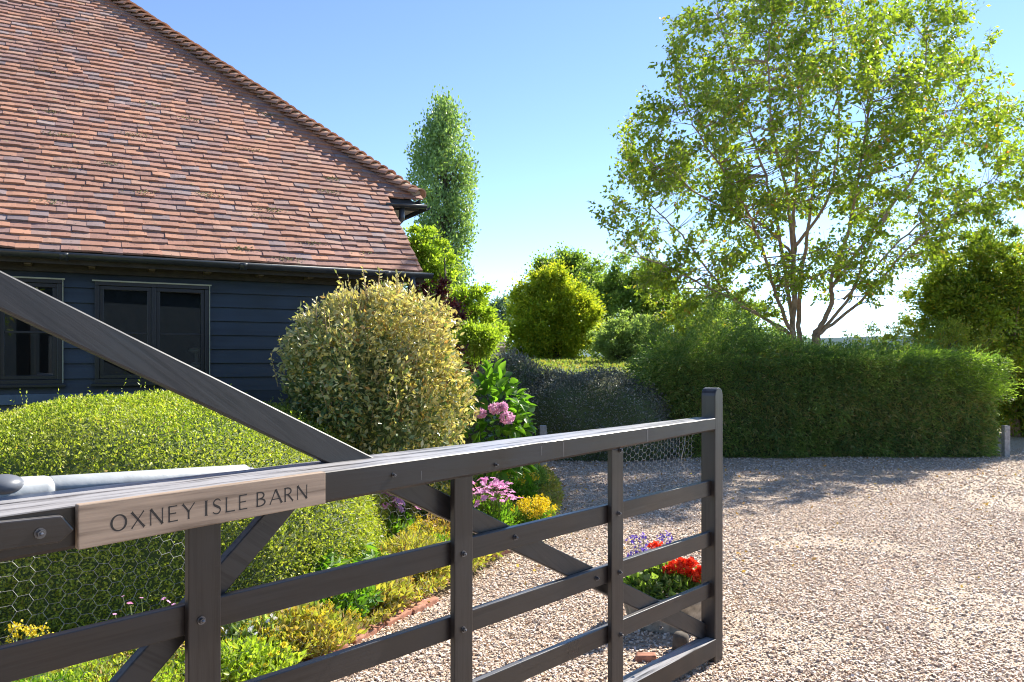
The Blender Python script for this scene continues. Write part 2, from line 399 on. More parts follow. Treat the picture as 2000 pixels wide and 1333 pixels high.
# ------------------------------------------------------------------ setting: ground
def sheet(name, pts, z, mat, kind='structure'):
    o = mesh(name, [(x, y, z) for x, y in pts], [tuple(range(len(pts)))], mat); tag(o, kind=kind); return o
sheet('ground', [(-1500, -1500), (1500, -1500), (1500, 3000), (-1500, 3000)], -.02, M['field'])
# gravel driveway: gentle undulation, fine grid
nx, ny = 90, 80
gx = np.linspace(-6, 13, nx); gy = np.linspace(-6, 16, ny)
V = [(x, y, .012 * noise.noise(Vector((x*.7, y*.7, 3.1)))) for y in gy for x in gx]
Fq = np.array([(j*nx+i, j*nx+i+1, (j+1)*nx+i+1, (j+1)*nx+i) for j in range(ny-1) for i in range(nx-1)], dtype=np.int32)
drive = mesh('gravel_driveway', V, Fq, M['gravel'], None, True); tag(drive, kind='structure')
BEDEDGE = [(-1.75, 2.9), (-1.2, 3.2), (-.70, 3.95), (-.33, 4.75), (.03, 5.6), (.36, 6.6), (.50, 7.4), (.50, 8.6), (.35, 10.2)]
def bedx(y):
    ys = [q[1] for q in BEDEDGE]; xs = [q[0] for q in BEDEDGE]; return np.interp(y, ys, xs)
# flower bed earth
V, Fq = [], []
ys = np.linspace(2.9, 10.6, 60); nxx = 30
for y in ys:
    x1 = bedx(y)
    for i in range(nxx):
        u = i/(nxx-1); x = -6 + (x1+6)*u
        z = .02 + .05*min(1, (x1-x)/.25) + .02*noise.noise(Vector((x*3, y*3, 0)))
        if u == 1: z = -.01
        V.append((x, y, z))
for j in range(len(ys)-1):
    for i in range(nxx-1): Fq.append((j*nxx+i, j*nxx+i+1, (j+1)*nxx+i+1, (j+1)*nxx+i))
tag(mesh('soil_bed', V, np.array(Fq, dtype=np.int32), M['soil'], None, True), kind='structure')
# loose pebbles of the drive
def pebbles(n, y0, y1, s0, s1):
    Y = y0 + (y1-y0)*rng.random(n); X = (-.72 + 1.45*rng.random(n))*Y
    th = np.array([noise.noise(Vector((p*.9, q*.9, 7))) for p, q in zip(X, Y)])
    k = (X > bedx(Y) - .04) & ((th > -.22) | (rng.random(n) < .35)); X = X[k]; Y = Y[k]; n = len(X)
    s = s0 + (s1-s0)*rng.random(n)**1.8
    cube = np.array([(-1,-1,-1),(1,-1,-1),(1,1,-1),(-1,1,-1),(-1,-1,1),(1,-1,1),(1,1,1),(-1,1,1)], float)*.5
    c = cube[None] * (1 - .45*rng.random((n, 8, 1))) + rng.normal(size=(n, 8, 3))*.06
    c *= np.stack([np.ones(n), .55+.4*rng.random(n), .35+.35*rng.random(n)], 1)[:, None, :] * s[:, None, None]
    a = rng.random(n)*2*np.pi; ca, sa = np.cos(a)[:, None], np.sin(a)[:, None]
    tl = rng.normal(size=n)*.35; ct, st = np.cos(tl)[:, None], np.sin(tl)[:, None]
    x, y, z = c[..., 0], c[..., 1], c[..., 2]
    x, z = x*ct - z*st, x*st + z*ct
    x, y = x*ca - y*sa, x*sa + y*ca
    gz = np.array([.012*noise.noise(Vector((p*.7, q*.7, 3.1))) for p, q in zip(X, Y)])
    V = np.stack([x + X[:, None], y + Y[:, None], z + (gz + s*.16 + rng.random(n)*.005)[:, None]], -1).reshape(-1, 3)
    b = np.array([(0,3,2,1),(4,5,6,7),(0,1,5,4),(1,2,6,5),(2,3,7,6),(3,0,4,7)], dtype=np.int32)
    Fq = (b[None] + 8*np.arange(n)[:, None, None]).reshape(-1, 4)
    return V, Fq
PV, PF, off = [], [], 0
for args in ((75000, 3.0, 5.0, .008, .019), (72000, 5.0, 8.0, .010, .022), (46000, 8.0, 12, .013, .028)):
    v_, f_ = pebbles(*args); PV.append(v_); PF.append(f_ + off); off += len(v_)
tag(mesh('gravel_pebbles', np.concatenate(PV), np.concatenate(PF), M['pebble']), 'loose beige and brown flint gravel of the driveway', 'gravel', kind='stuff')
# far hills
V = []; xs = np.linspace(-900, 1400, 60)
for x in xs:
    h = 13 + 26/(1+math.exp(-(x-350)/60)) + 2*math.sin(x*.01) + 3*noise.noise(Vector((x*.01, 1, 0)))
    V += [(x, 1250, -3), (x, 1300, h)]
V += [(x, 1500, -3) for x in xs]
Fq = [(2*i, 2*i+2, 2*i+3, 2*i+1) for i in range(59)] + [(2*i+1, 2*i+3, 120+i+1, 120+i) for i in range(59)]
tag(mesh('hills', V, Fq, M['hill']), kind='structure')
# ------------------------------------------------------------------ THE GATE
def G(s, t, z): return GO + GD*s + GN*t + np.array([0, 0, z])
def gp(px, py, t=0.0):
    """point of the gate plane (pushed back by t) that shows at this place: (s, z)"""
    r = np.array([(px-1000)/F, 1.0, 0]); A = np.column_stack([r[:2], -GD[:2]]); b = (GO + GN*t)[:2]
    k, s = np.linalg.solve(A, b); return s, CAMH - (py-HY)/F*k
gate = thing('field_gate', G(-3.3, .03, 0), 'black-brown timber field gate with a carved wooden name board on its top rail', 'gate')
S0 = -3.42
def lin(p, q): # (s,z) line
    return lambda s: p[1] + (q[1]-p[1])/(q[0]-p[0])*(s-p[0])
TF = -.030
def tf(s): return -.030*min(1, -s/1.9) - .001
tt = lin(gp(0, 1008, TF), gp(1394, 820, TF)); tb = lin(gp(0, 1100, TF), gp(1394, 845, TF))
# top rail with a weathered, slightly crowned top, split in stations so that it can be uneven
mb = MB(); N = 40; prof = []
for i in range(N+1):
    s = S0 + (0-S0)*i/N; u = i/N
    tbk = .115 + (.068-.115)*u; cr = .016 + (.004-.016)*u
    j = .0018*noise.noise(Vector((s*5, 0, 1))); j2 = .0015*noise.noise(Vector((s*7, 2, 1)))
    z0, z1 = tb(s), tt(s); TF = tf(s)
    prof.append([G(s, TF+.008, z0), G(s, TF, z0+.008), G(s, TF+j, z1-.0025+j), G(s, TF+.0025, z1+j), G(s, (TF+tbk)*.5, z1+cr*.7+j2), G(s, tbk-.004, z1+cr+j), G(s, tbk, z1+cr-.008), G(s, tbk, z0+.006), G(s, tbk-.008, z0)])
k = len(prof[0])
for P in prof: mb.v += [tuple(q) for q in P]
for i in range(N):
    for j in range(k): mb.f.append((i*k+j, i*k+(j+1) % k, (i+1)*k+(j+1) % k, (i+1)*k+j))
mb.f += [tuple(range(k-1, -1, -1)), tuple(range(N*k, N*k+k))]
mb.build('top_rail', M['gate_top'], gate)
# uprights
def upright(name, s0, s1, z0, z1, t0=0, t1=.022, mat='gate_up', par=gate):
    m_ = MB(); m_.box(s0, s1, t0, t1, z0, z1, G); return m_.build(name, M[mat], par, False, .003)
for sv in (-2.482, -1.655, -.826): upright('upright', sv, sv+.078, .03, tb(sv)-.001)
# shutting post with round top (rounded across its thickness)
mb = MB(); th = .074; pr = []
ztop = gp(1397, 758)[1]
zc = ztop - .022
w_ = .076
pr = [(0, .008)]
for i in range(11):
    a = math.pi*(1-i/10); pr.append((w_/2 + w_/2*math.cos(a), zc-.016 + .038*math.sin(a)))
pr += [(w_, .008)]
mb.prism([G(s_, 0, z) for s_, z in pr], GN*.074)
mb.build('shutting_stile', M['gate_up'], gate, False, .004)
# lower rails
def rail(name, pA, pB, h, t0=.0225, t1=.046, s_a=S0, s_b=0.0, mat='gate'):
    f_ = lin(gp(*pA, t0), gp(*pB, t0)); m_ = MB(); n_ = 16
    for i in range(n_):
        pass
    m_.hexa([G(s_a, t0, f_(s_a)-h), G(s_b, t0, f_(s_b)-h), G(s_b, t1, f_(s_b)-h), G(s_a, t1, f_(s_a)-h),
             G(s_a, t0, f_(s_a)), G(s_b, t0, f_(s_b)), G(s_b, t1, f_(s_b)), G(s_a, t1, f_(s_a))])
    m_.build(name, M[mat], gate, False, .0025); return f_
r2 = rail('rail', (0, 1268), (1385, 940), .071)
r3 = rail('rail', (600, 1298), (1385, 1040), .069)
r4 = rail('rail', (925, 1333), (1385, 1140), .069)
fb = lin((S0, .165), (0, gp(1397, 1249, 0)[1]))
mb = MB(); h = .078
mb.hexa([G(S0, -.004, fb(S0)-h), G(-.0005, -.004, fb(0)-h), G(-.0005, .068, fb(0)-h), G(S0, .068, fb(S0)-h), G(S0, -.004, fb(S0)), G(-.0005, -.004, fb(0)), G(-.0005, .068, fb(0)), G(S0, .068, fb(S0))])
# uprights are halved over the bottom rail, so it sits just behind them
mb2 = MB()
for a_, b_ in ((S0, -2.483), (-2.403, -1.656), (-1.576, -.827), (-.747, -.0005)):
    mb2.hexa([G(a_, -.004, fb(a_)-h), G(b_, -.004, fb(b_)-h), G(b_, .0225, fb(b_)-h), G(a_, .0225, fb(a_)-h), G(a_, -.004, fb(a_)), G(b_, -.004, fb(b_)), G(b_, .0225, fb(b_)), G(a_, .0225, fb(a_))])
mb2.hexa([G(S0, .0228, fb(S0)-h), G(-.0005, .0228, fb(0)-h), G(-.0005, .068, fb(0)-h), G(S0, .068, fb(S0)-h), G(S0, .0228, fb(S0)), G(-.0005, .0228, fb(0)), G(-.0005, .068, fb(0)), G(S0, .068, fb(S0))])
mb2.build('bottom_rail', M['gate_top'], gate)
# long diagonal brace from the head of the hanging stile down to the foot of the shutting stile
TF = -.030
TB = .0475
def bpoly(pts, t): return [(lambda sz: G(sz[0], t, sz[1]))(gp(x, y, t)) for x, y in pts]
mb = MB()
up_a, up_b = gp(0, 528, TB), gp(1376, 1217, TB); lo_a, lo_b = gp(0, 603, TB), gp(1357, 1243, TB)
fu, fl = lin(up_a, up_b), lin(lo_a, lo_b)
sL = -3.30
N = 14; prof = []
def brace_mesh(sa, sb, fu, fl, t0, t1, name, N=18):
    m_ = MB(); pr = []
    for i in range(N+1):
        s = sa + (sb-sa)*i/N; j = .0015*noise.noise(Vector((s*4, 5, 1)))
        pr.append([G(s, t0, fl(s)+.004+j), G(s, t0, fu(s)-.004+j), G(s, t0+.004, fu(s)+j), G(s, t1-.004, fu(s)+j), G(s, t1, fu(s)-.004), G(s, t1, fl(s)+.004), G(s, t1-.004, fl(s)), G(s, t0+.004, fl(s))])
    k = 8
    for P in pr: m_.v += [tuple(q) for q in P]
    for i in range(N):
        for j in range(k): m_.f.append((i*k+(j+1) % k, i*k+j, (i+1)*k+j, (i+1)*k+(j+1) % k))
    m_.f += [tuple(range(k)), tuple(range(N*k+k-1, N*k-1, -1))]
    return m_.build(name, M['brace'], gate)
def sz_at(fx, z, a, b):
    for _ in range(60):
        m_ = (a+b)/2
        if (fx(m_) - z) * (fx(a) - z) <= 0: b = m_
        else: a = m_
    return (a+b)/2
brace_mesh(sL, -.001, fu, fl, TB, TB+.032, 'long_brace')
# short brace falling back to the foot of the hanging stile
ru = lin(gp(568, 1007, TB), gp(294, 1333, TB)); rl = lin(gp(497, 1018, TB), gp(216, 1333, TB))
def para(pr, t0, t1, name, mat):
    m_ = MB(); m_.prism([G(s, t0, z) for s, z in pr], GN*(t1-t0)); return m_.build(name, M[mat], gate, False, .003)
def s_of(fz, z, p, q):   # invert a line given by two (s,z) points
    return p[0] + (z-p[1])*(q[0]-p[0])/(q[1]-p[1])
pa, pb = gp(568, 1007, TB), gp(294, 1333, TB); qa, qb = gp(505, 1018, TB), gp(226, 1333, TB)
zt_, zb_ = 1.075, .16
para([(s_of(0, zb_, pa, pb), zb_), (s_of(0, zt_, pa, pb), zt_), (s_of(0, zt_, qa, qb), zt_), (s_of(0, zb_, qa, qb), zb_)][::-1], TB+.0, TB+.03, 'short_brace', 'brace')
# hanging stile, tall (beyond the left edge of the photo)
upright('hanging_stile', S0-.0, S0+.12, .02, fu(S0+.1)+.04, -.001-.03, .09)
# name board
B0, B1 = gp(153, 987, -.052), gp(636, 922, -.052); b0, b1 = gp(153, 1075, -.052), gp(636, 984, -.052)
mb = MB()
zt0 = lin(B0, B1); zb0 = lin(b0, b1)
sa, sb = B0[0], B1[0]
mb.hexa([G(sa, -.052, zb0(sa)), G(sb, -.052, zb0(sb)), G(sb, -.0315, zb0(sb)), G(sa, -.0315, zb0(sa)), G(sa, -.052, zt0(sa)), G(sb, -.052, zt0(sb)), G(sb, -.0315, zt0(sb)), G(sa, -.0315, zt0(sa))])
board = mb.build('name_board', M['oak'], gate, False, .002)
# lettering, cut strokes with flared ends
def stroke(p, q, w0, w1=None, wm=None):
    """flared stroke as polygons"""
    w1 = w0 if w1 is None else w1
    p = np.array(p, float); q = np.array(q, float); d = (q-p)/np.linalg.norm(q-p); n_ = np.array([-d[1], d[0]])
    out = []; st = [(0, 1.55), (.07, 1.12), (.2, 1), (.8, 1), (.93, 1.12), (1, 1.55)]
    for i in range(5):
        a, b = st[i], st[i+1]
        wa = (w0+(w1-w0)*a[0])*a[1]/2; wb = (w0+(w1-w0)*b[0])*b[1]/2
        A = p+(q-p)*a[0]; B = p+(q-p)*b[0]
        out.append([A-n_*wa, B-n_*wb, B+n_*wb, A+n_*wa])
    return out
def arc(c, rx, ry, a0, a1, thick, thin, n=22):
    out = []; pts = []
    for i in range(n+1):
        a = R(a0+(a1-a0)*i/n); w = thin + (thick-thin)*abs(math.cos(a))**1.3
        pts.append((np.array([c[0]+(rx+w/2*abs(math.cos(a))-0)*math.cos(a), c[1]+(ry+w/2)*math.sin(a)]) if False else np.array([c[0]+rx*math.cos(a), c[1]+ry*math.sin(a)]), a, w))
    for i in range(n):
        (p, a, w), (q, b, w2) = pts[i], pts[i+1]
        na = np.array([math.cos(a)/rx, math.sin(a)/ry]); na /= np.linalg.norm(na); nb = np.array([math.cos(b)/rx, math.sin(b)/ry]); nb /= np.linalg.norm(nb)
        out.append([p-na*w/2, q-nb*w2/2, q+nb*w2/2, p+na*w/2])
    return out
def ribbon(pts, ws):
    pts = [np.array(p, float) for p in pts]; P = catm2(pts); Wd = np.interp(np.linspace(0, len(ws)-1, len(P)), range(len(ws)), ws); out = []
    N_ = []
    for i in range(len(P)):
        d = P[min(i+1, len(P)-1)]-P[max(i-1, 0)]; d /= np.linalg.norm(d); N_.append(np.array([-d[1], d[0]]))
    for i in range(len(P)-1):
        out.append([P[i]-N_[i]*Wd[i]/2, P[i+1]-N_[i+1]*Wd[i+1]/2, P[i+1]+N_[i+1]*Wd[i+1]/2, P[i]+N_[i]*Wd[i]/2])
    return out
def catm2(pts, n=4):
    P = [pts[0]]+pts+[pts[-1]]; out = []
    for i in range(1, len(P)-2):
        for k in range(n):
            t = k/n; out.append(.5*((2*P[i])+(-P[i-1]+P[i+1])*t+(2*P[i-1]-5*P[i]+4*P[i+1]-P[i+2])*t*t+(-P[i-1]+3*P[i]-3*P[i+1]+P[i+2])*t**3))
    out.append(pts[-1]); return out
TK, TN = .14, .075
GL = {
 'O': arc((.5, .5), .44, .47, 0, 360, TK, TN, 36),
 'X': stroke((.06, 1), (.94, 0), TK) + stroke((.9, 1), (.06, 0), TN),
 'N': stroke((.1, 0), (.1, 1), TN) + stroke((.1, 1), (.9, 0), TK) + stroke((.9, 0), (.9, 1), TN),
 'E': stroke((.18, 0), (.18, 1), TK) + stroke((.18, .97), (.9, .97), TN) + stroke((.18, .52), (.8, .52), TN) + stroke((.18, .03), (.95, .03), TN),
 'Y': stroke((.04, 1), (.5, .48), TK) + stroke((.96, 1), (.5, .48), TN) + stroke((.5, .5), (.5, 0), TK*.95),
 'I': [[(-.15, 0), (1.15, 0), (.92, .07), (.08, .07)], [(.08, .07), (.92, .07), (.92, .93), (.08, .93)], [(.08, .93), (.92, .93), (1.15, 1), (-.15, 1)]],
 'S': ribbon([(.86, .84), (.68, .965), (.42, .965), (.2, .80), (.26, .62), (.5, .51), (.76, .39), (.84, .22), (.66, .045), (.38, .03), (.12, .15)], [.07, .08, .09, .12, .16, .18, .16, .12, .09, .08, .07]),
 'L': stroke((.15, 0), (.15, 1), TK) + stroke((.15, .03), (.95, .03), TN),
 'B': stroke((.15, 0), (.15, 1), TK) + arc((.35, .75), .42, .225, -90, 90, TK, TN, 14) + arc((.35, .27), .52, .245, -90, 90, TK, TN, 14) + stroke((.12, .97), (.4, .975), TN) + stroke((.12, .52), (.4, .52), TN) + stroke((.12, .03), (.4, .025), TN),
 'A': stroke((.5, 1), (.06, 0), TN) + stroke((.5, 1), (.96, 0), TK) + stroke((.24, .33), (.76, .33), TN),
 'R': stroke((.15, 0), (.15, 1), TK) + arc((.35, .74), .42, .235, -90, 90, TK, TN, 14) + stroke((.12, .97), (.4, .975), TN) + stroke((.12, .505), (.4, .505), TN) + stroke((.45, .5), (.98, 0), TK),
}
kx = .3548
word = [('O', 608, 700), ('X', 720, 800), ('N', 822, 903), ('E', 920, 982), ('Y', 1003, 1074), ('I', 1128, 1143), ('S', 1165, 1222), ('L', 1238, 1296), ('E', 1310, 1364), ('B', 1408, 1466), ('A', 1482, 1554), ('R', 1562, 1614), ('N', 1632, 1695)]
T_ = -.05215; CAP = .0345
cs_s = sum(gp(xa*kx, 1000, T_)[0] for _, xa, _ in word)/len(word)
basez = lin(gp(650*kx, 1038, T_), gp(1660*kx, 975.5, T_))
for ch, xa, xb in word:
    s_a, s_b = gp(xa*kx, 1000, T_)[0], gp(xb*kx, 1000, T_)[0]; ww = s_b - s_a; mb = MB()
    for poly in GL[ch]:
        sc = [(s_a + u*ww, basez(s_a + u*ww) + v_*CAP) for u, v_ in poly]
        ar = sum(sc[i][0]*sc[(i+1) % 4][1]-sc[(i+1) % 4][0]*sc[i][1] for i in range(4))
        if ar < 0: sc = sc[::-1]
        b_ = len(mb.v); mb.v += [tuple(G(s, T_, z)) for s, z in sc]; mb.f.append((b_, b_+1, b_+2, b_+3))
    mb.build('letter', M['engrave'], board)
# bolts
def bolt(px, py, t, r=.008, par=gate):
    s, z = gp(px, py, t); m_ = MB()
    m_.tube([G(s, t, z), G(s, t-.0025, z)], r*1.25, 12); m_.tube([G(s, t-.0025, z), G(s, t-.010, z)], r*.85, 6)
    m_.ball(G(s, t-.010, z), r*.5, 6, 4); m_.build('bolt', M['bolt'], par)
for px, py in ((393, 1212), (905, 1082), (905, 1230), (1208, 1003), (1210, 1118), (1212, 1240), (1211, 880)): bolt(px, py, 0)
for px, py in ((1006, 1050), (1165, 1130), (1290, 1226)): bolt(px, py, .0225)
for px, py in ((768, 928), (968, 908)): bolt(px, py, tf(gp(px, py, -.02)[0])-.0005, .005)
# hinge strap at the left with bolt
mb = MB(); q = [gp(-260, 1047, -.05), gp(122, 1008, -.05), gp(146, 1035, -.05), gp(118, 1060, -.05), gp(-260, 1115, -.05)]
mb.prism([G(s, -.05, z) for s, z in q][::-1], GN*.0195)
hs = mb.build('hinge_strap', M['gate'], gate, False, .003); bolt(78, 1042, -.0502, .0085, hs)
# white streaks on rail face
for px, y0, y1, w in ((1058, 872, 890, 1.6), (1101, 864, 893, 2), (1265, 840, 864, 2.6), (823, 920, 938, 1.2), (47, 1012, 1022, 4), (56, 1022, 1036, 3)):
    TF = tf(gp(px, y0, -.02)[0]); mb = MB(); ax, bx, cx, dx = gp(px-w*.35, y0, TF-.0008), gp(px+w*.35, y0, TF-.0008), gp(px+w*.3, y1, TF-.0008), gp(px-w*.15, y1, TF-.0008)
    mb.v = [tuple(G(s, TF-.0008, z)) for s, z in (dx, cx, bx, ax)]; mb.f = [(0, 1, 2, 3)]; mb.build('dried_streak', M['drop'], gate)
# chicken wire on the back of the gate
def hexwire(name, s0, s1, zf0, zf1, t, a, r, keep=None, sag=.006, par=gate):
    m_ = MB(); seen = set()
    dx = 1.5*a; dy = math.sqrt(3)*a*.92
    for i in range(int((s1-s0)/dx)+1):
        for j in range(-1, int((zf1-zf0)/dy)+2):
            cx = s0 + i*dx; cz = zf0 + j*dy + (dy/2 if i % 2 else 0)
            vs = [(cx+a*math.cos(R(60*k)), cz+a*.92*math.sin(R(60*k))) for k in range(6)]
            for k in range(6):
                p, q = vs[k], vs[(k+1) % 6]; key = tuple(sorted(((round(p[0], 3), round(p[1], 3)), (round(q[0], 3), round(q[1], 3)))))
                if key in seen: continue
                seen.add(key)
                if any(z < zf0-.001 or z > zf1+.001 or s < s0 or s > s1 for s, z in (p, q)): continue
                if keep and not keep((p[0]+q[0])/2, (p[1]+q[1])/2): continue
                def w(p):
                    n1 = noise.noise(Vector((p[0]*6, p[1]*6, 0))); n2 = noise.noise(Vector((p[0]*6, p[1]*6, 9))); n3 = noise.noise(Vector((p[0]*4, p[1]*4, 19)))
                    return G(p[0]+n1*sag, t+n3*sag*2.5, p[1]+n2*sag)
                m_.tube([w(p), w(q)], r, 3, False)
    return m_.build(name, M['wire'], par, True)
hexwire('wire_mesh', -3.2, -2.41, .06, 1.05, .118, .020, .00055, None, .012)
hexwire('wire_mesh', -2.40, -1.62, .06, 1.05, .118, .020, .00028, None, .013)
# torn flap under the far end of the top rail
hexwire('wire_mesh', -.74, -.06, .86, 1.10, .074, .0185, .0008, lambda s, z: z > 1.0 - .10*math.sin((s+.76)/.7*2.6) - .03*(s > -.2))
mb = MB(); mb.tube([G(-.14, .075, 1.1), G(-.15, .08, 1.02), G(-.165, .085, .965), G(-.13, .085, .93), G(-.125, .08, .88)], .0012, 4); mb.build('loose_wire', M['wire'], gate, True)

# gate opener arm on the back of the top rail
op = thing('gate_opener', G(-3.0, .16, 1.1), 'pale grey metal gate opener arm lying along the back of the top rail', 'gate opener')
def gtube(pts, rad, name, mat, t, k=20):
    m_ = MB(); m_.tube([G(*((lambda sz: (sz[0], t, sz[1]))(gp(x, y, t)))) for x, y in pts], rad, k); return m_.build(name, M[mat], op, True)
gtube([(98, 953), (100, 952), (478, 924), (484, 924)], [.024, .025, .022, .016], 'arm_tube', 'opener', .155)
gtube([(476, 922), (492, 921), (496, 921)], [.012, .012, .005], 'end_fitting', 'opener_cap', .155)
gtube([(-900, 1010), (-300, 985), (85, 957), (100, 956)], [.034, .034, .031, .027], 'motor_housing', 'opener', .155)
sz = gp(5, 948, .15); mb = MB(); mb.ball(G(sz[0], .15, sz[1]-.0), .035, 16, 10, (1.15, 1.15, .65)); mb.build('release_knob', M['opener_cap'], op, True)
# hanging post (left of the photo)
hp = thing('gate_post', G(-3.62, .03, 0), 'black timber post the gate hangs from, at the left edge', 'gate post')
mb = MB(); mb.box(-3.72, -3.53, -.07, .12, -.1, 2.1, G); mb.build('shaft', M['gate_up'], hp, False, .01)
mb = MB(); mb.box(-3.74, -3.51, -.09, .14, 2.101, 2.14, G); mb.build('post_cap', M['gate_up'], hp, False, .01)

# ------------------------------------------------------------------ THE BARN
BE = np.array([-.88, 7.62, 0]); EZ = 2.30
def BP(a, h, z): return BE + wallB*a - nB*h + np.array([0, 0, z])
CP = math.cos(R(45))
def TP(a, b, hn=0.0):   # roof plane coordinates: along, up the slope, off the slope
    return BP(a, b*CP - hn*CP, EZ + b*CP + hn*CP)
def pw(px, py, h):
    r = np.array([(px-1000)/F, 1.0]); A = np.column_stack([r, -wallB[:2]]); k, a = np.linalg.solve(A, (BE - nB*h)[:2])
    return a, CAMH - (py-HY)/F*k
barn = thing('barn', BP(-3, 2, 0), 'black weatherboarded barn with a steep roof of old clay tiles', 'barn')
def hipa(b): return .30 - .80*(b-1.38)
# tiles
def tiles(rows, a0, g, w):
    Ps = []
    for j in rows:
        b = j*g; x0 = a0 + (j % 2)*w/2 + random.uniform(-.05, .05)
        lim = (-.03 - .045*min(b, 1.2)/1.2) if b < 1.22 else hipa(b) - .02
        n_ = int((lim - x0)/w) + 1
        xc_ = x0
        while xc_ < lim:
            xl = xc_; ww = w + random.gauss(0, .007); xc_ += ww; xr = min(xl + ww - .0002, lim)
            if xr - xl < .03: continue
            Ps.append((xl, xr, b, j))
    return Ps
TL = tiles(range(0, 74), -6.4, .0865, .146)
V = []; Fq = []
q_ = np.linspace(0, 1, 4); arch = np.array([0, .9, .9, 0])
base_f = []
for i in range(3): base_f.append((i, i+1, 5+i, 4+i))        # top
for i in range(3): base_f.append((8+i, 9+i, i+1, i))        # butt
base_f.append((8, 0, 4, 8+3+1)); base_f.append((3, 11, 13, 7))
for (xl, xr, b, j) in TL:
    o_ = len(V); jb = random.gauss(0, .0030); jh = random.gauss(0, .0022); rot = random.gauss(0, .03); cm = random.uniform(-.001, .003)
    sag = .02*noise.noise(Vector((xl*.5, b*.5, 4))); tw = random.gauss(0, .0022)
    hb = .034 + jh + sag; ht = .004 + sag
    for i in range(4):   # lower edge top
        V.append(TP(xl+(xr-xl)*q_[i], b-.01+jb+rot*(q_[i]-.5)*.16, hb + arch[i]*cm + tw*(q_[i]-.5)*2))
    for i in range(4):
        V.append(TP(xl+(xr-xl)*q_[i], b+.165+jb, ht + arch[i]*cm*.6))
    for i in range(4):
        V.append(TP(xl+(xr-xl)*q_[i], b-.01+jb+rot*(q_[i]-.5)*.16, hb - .020 + arch[i]*cm + tw*(q_[i]-.5)*2))
    V.append(TP(xl, b+.165+jb, ht-.014)); V.append(TP(xr, b+.165+jb, ht-.014))
    Fq += [tuple(o_+k for k in f_) for f_ in base_f]
roof = mesh('roof', V, np.array(Fq, dtype=np.int32), M['tile'], barn)
# solid deck under the tiles, and the planes seen from elsewhere
mb = MB()
RB = 6.45
deck = [TP(-6.4, 0, 0), TP(-.05, 0, 0), TP(-.09, 1.2, 0), TP(.28, 1.22, 0), TP(hipa(RB)-.02, RB, 0), TP(-6.4, RB, 0)]
mb.prism([p - np.array([0, 0, .005]) for p in deck][::-1], -np.array([0, 0, .07]))
mb.build('roof_deck', M['raft'], barn)
ridge = [TP(-6.4, RB, 0), TP(hipa(RB), RB, 0)]
hz = RB*CP
mb = MB(); c0 = TP(.30, 1.38, 0); top = TP(hipa(RB), RB, 0)
back_h = 2*hz - 1.38*CP
c1 = BP(.30, back_h, c0[2]); ba = BP(-6.4, 2*hz, EZ); bb = BP(.3, 2*hz, EZ)
mb.v = [tuple(p) for p in (c0, c1, top, TP(-6.4, RB, 0), BP(-6.4, back_h, c0[2]))]
mb.f = [(0, 1, 2), (2, 1, 4, 3)]
mb.build('rear_roof', M['tile'], barn)
mv = []
for i in range(62):
    a_, b_ = -6*random.random(), 5.2*random.random()**1.4
    if a_ > hipa(b_)-.2 or a_ > -.15: continue
    n_ = random.randint(20, 90); q = TP(a_, b_, .03)
    off = rng.normal(size=(n_, 3))*.03; off = off[:, :1]*wallB*2.2 + (off[:, 1:2])*(TP(0, 1)-TP(0, 0))*.6
    mv.append(leafgeo(q+off, np.tile(TP(0, 0, 1)-TP(0, 0, 0), (n_, 1))*.25, .013, .9, .1, .8))
mv = np.concatenate(mv); tag(mesh('moss', mv, quads(len(mv)), M['moss'], barn), kind='stuff')
# bonnet hip tiles
mb = MB(); hv = TP(hipa(RB), RB) - TP(.30, 1.38); HL = np.linalg.norm(hv); hv /= HL
side = np.cross(hv, [0, 0, 1]); side /= np.linalg.norm(side); hup = np.cross(side, hv)
nb_ = int(HL/.108)
for i in range(nb_):
    p = TP(.30, 1.38) + hv*(i*.108 - .03) + hup*(.026+.004*random.gauss(0, 1)) + side*random.gauss(0, .004)
    b_ = len(mb.v); K_ = 9
    for (dl, rr, lf, thk) in ((0, .132, .060, 0), (.20, .085, -.024, 0), (0, .132, .060, .022), (.20, .085, -.024, .014)):
        for j in range(K_):
            a = math.pi*(j/(K_-1)); r_ = rr - thk
            mb.v.append(tuple(p + hv*dl + side*math.cos(a)*r_*1.25 + hup*(math.sin(a)**.9*r_*.64 - rr*.47 + lf)))
    for j in range(K_-1):
        mb.f.append((b_+j+1, b_+j, b_+K_+j, b_+K_+j+1))
        mb.f.append((b_+2*K_+j, b_+2*K_+j+1, b_+3*K_+j+1, b_+3*K_+j))
        mb.f.append((b_+j, b_+j+1, b_+2*K_+j+1, b_+2*K_+j))
mb.build('hip_tiles', M['hiptile'], barn)
mb = MB(); mb.tube([TP(.30, 1.38, .0)+hup*.01, TP(hipa(RB), RB, 0)+hup*.01], .065, 8); mb.build('hip_mortar', M['mortar'], barn)
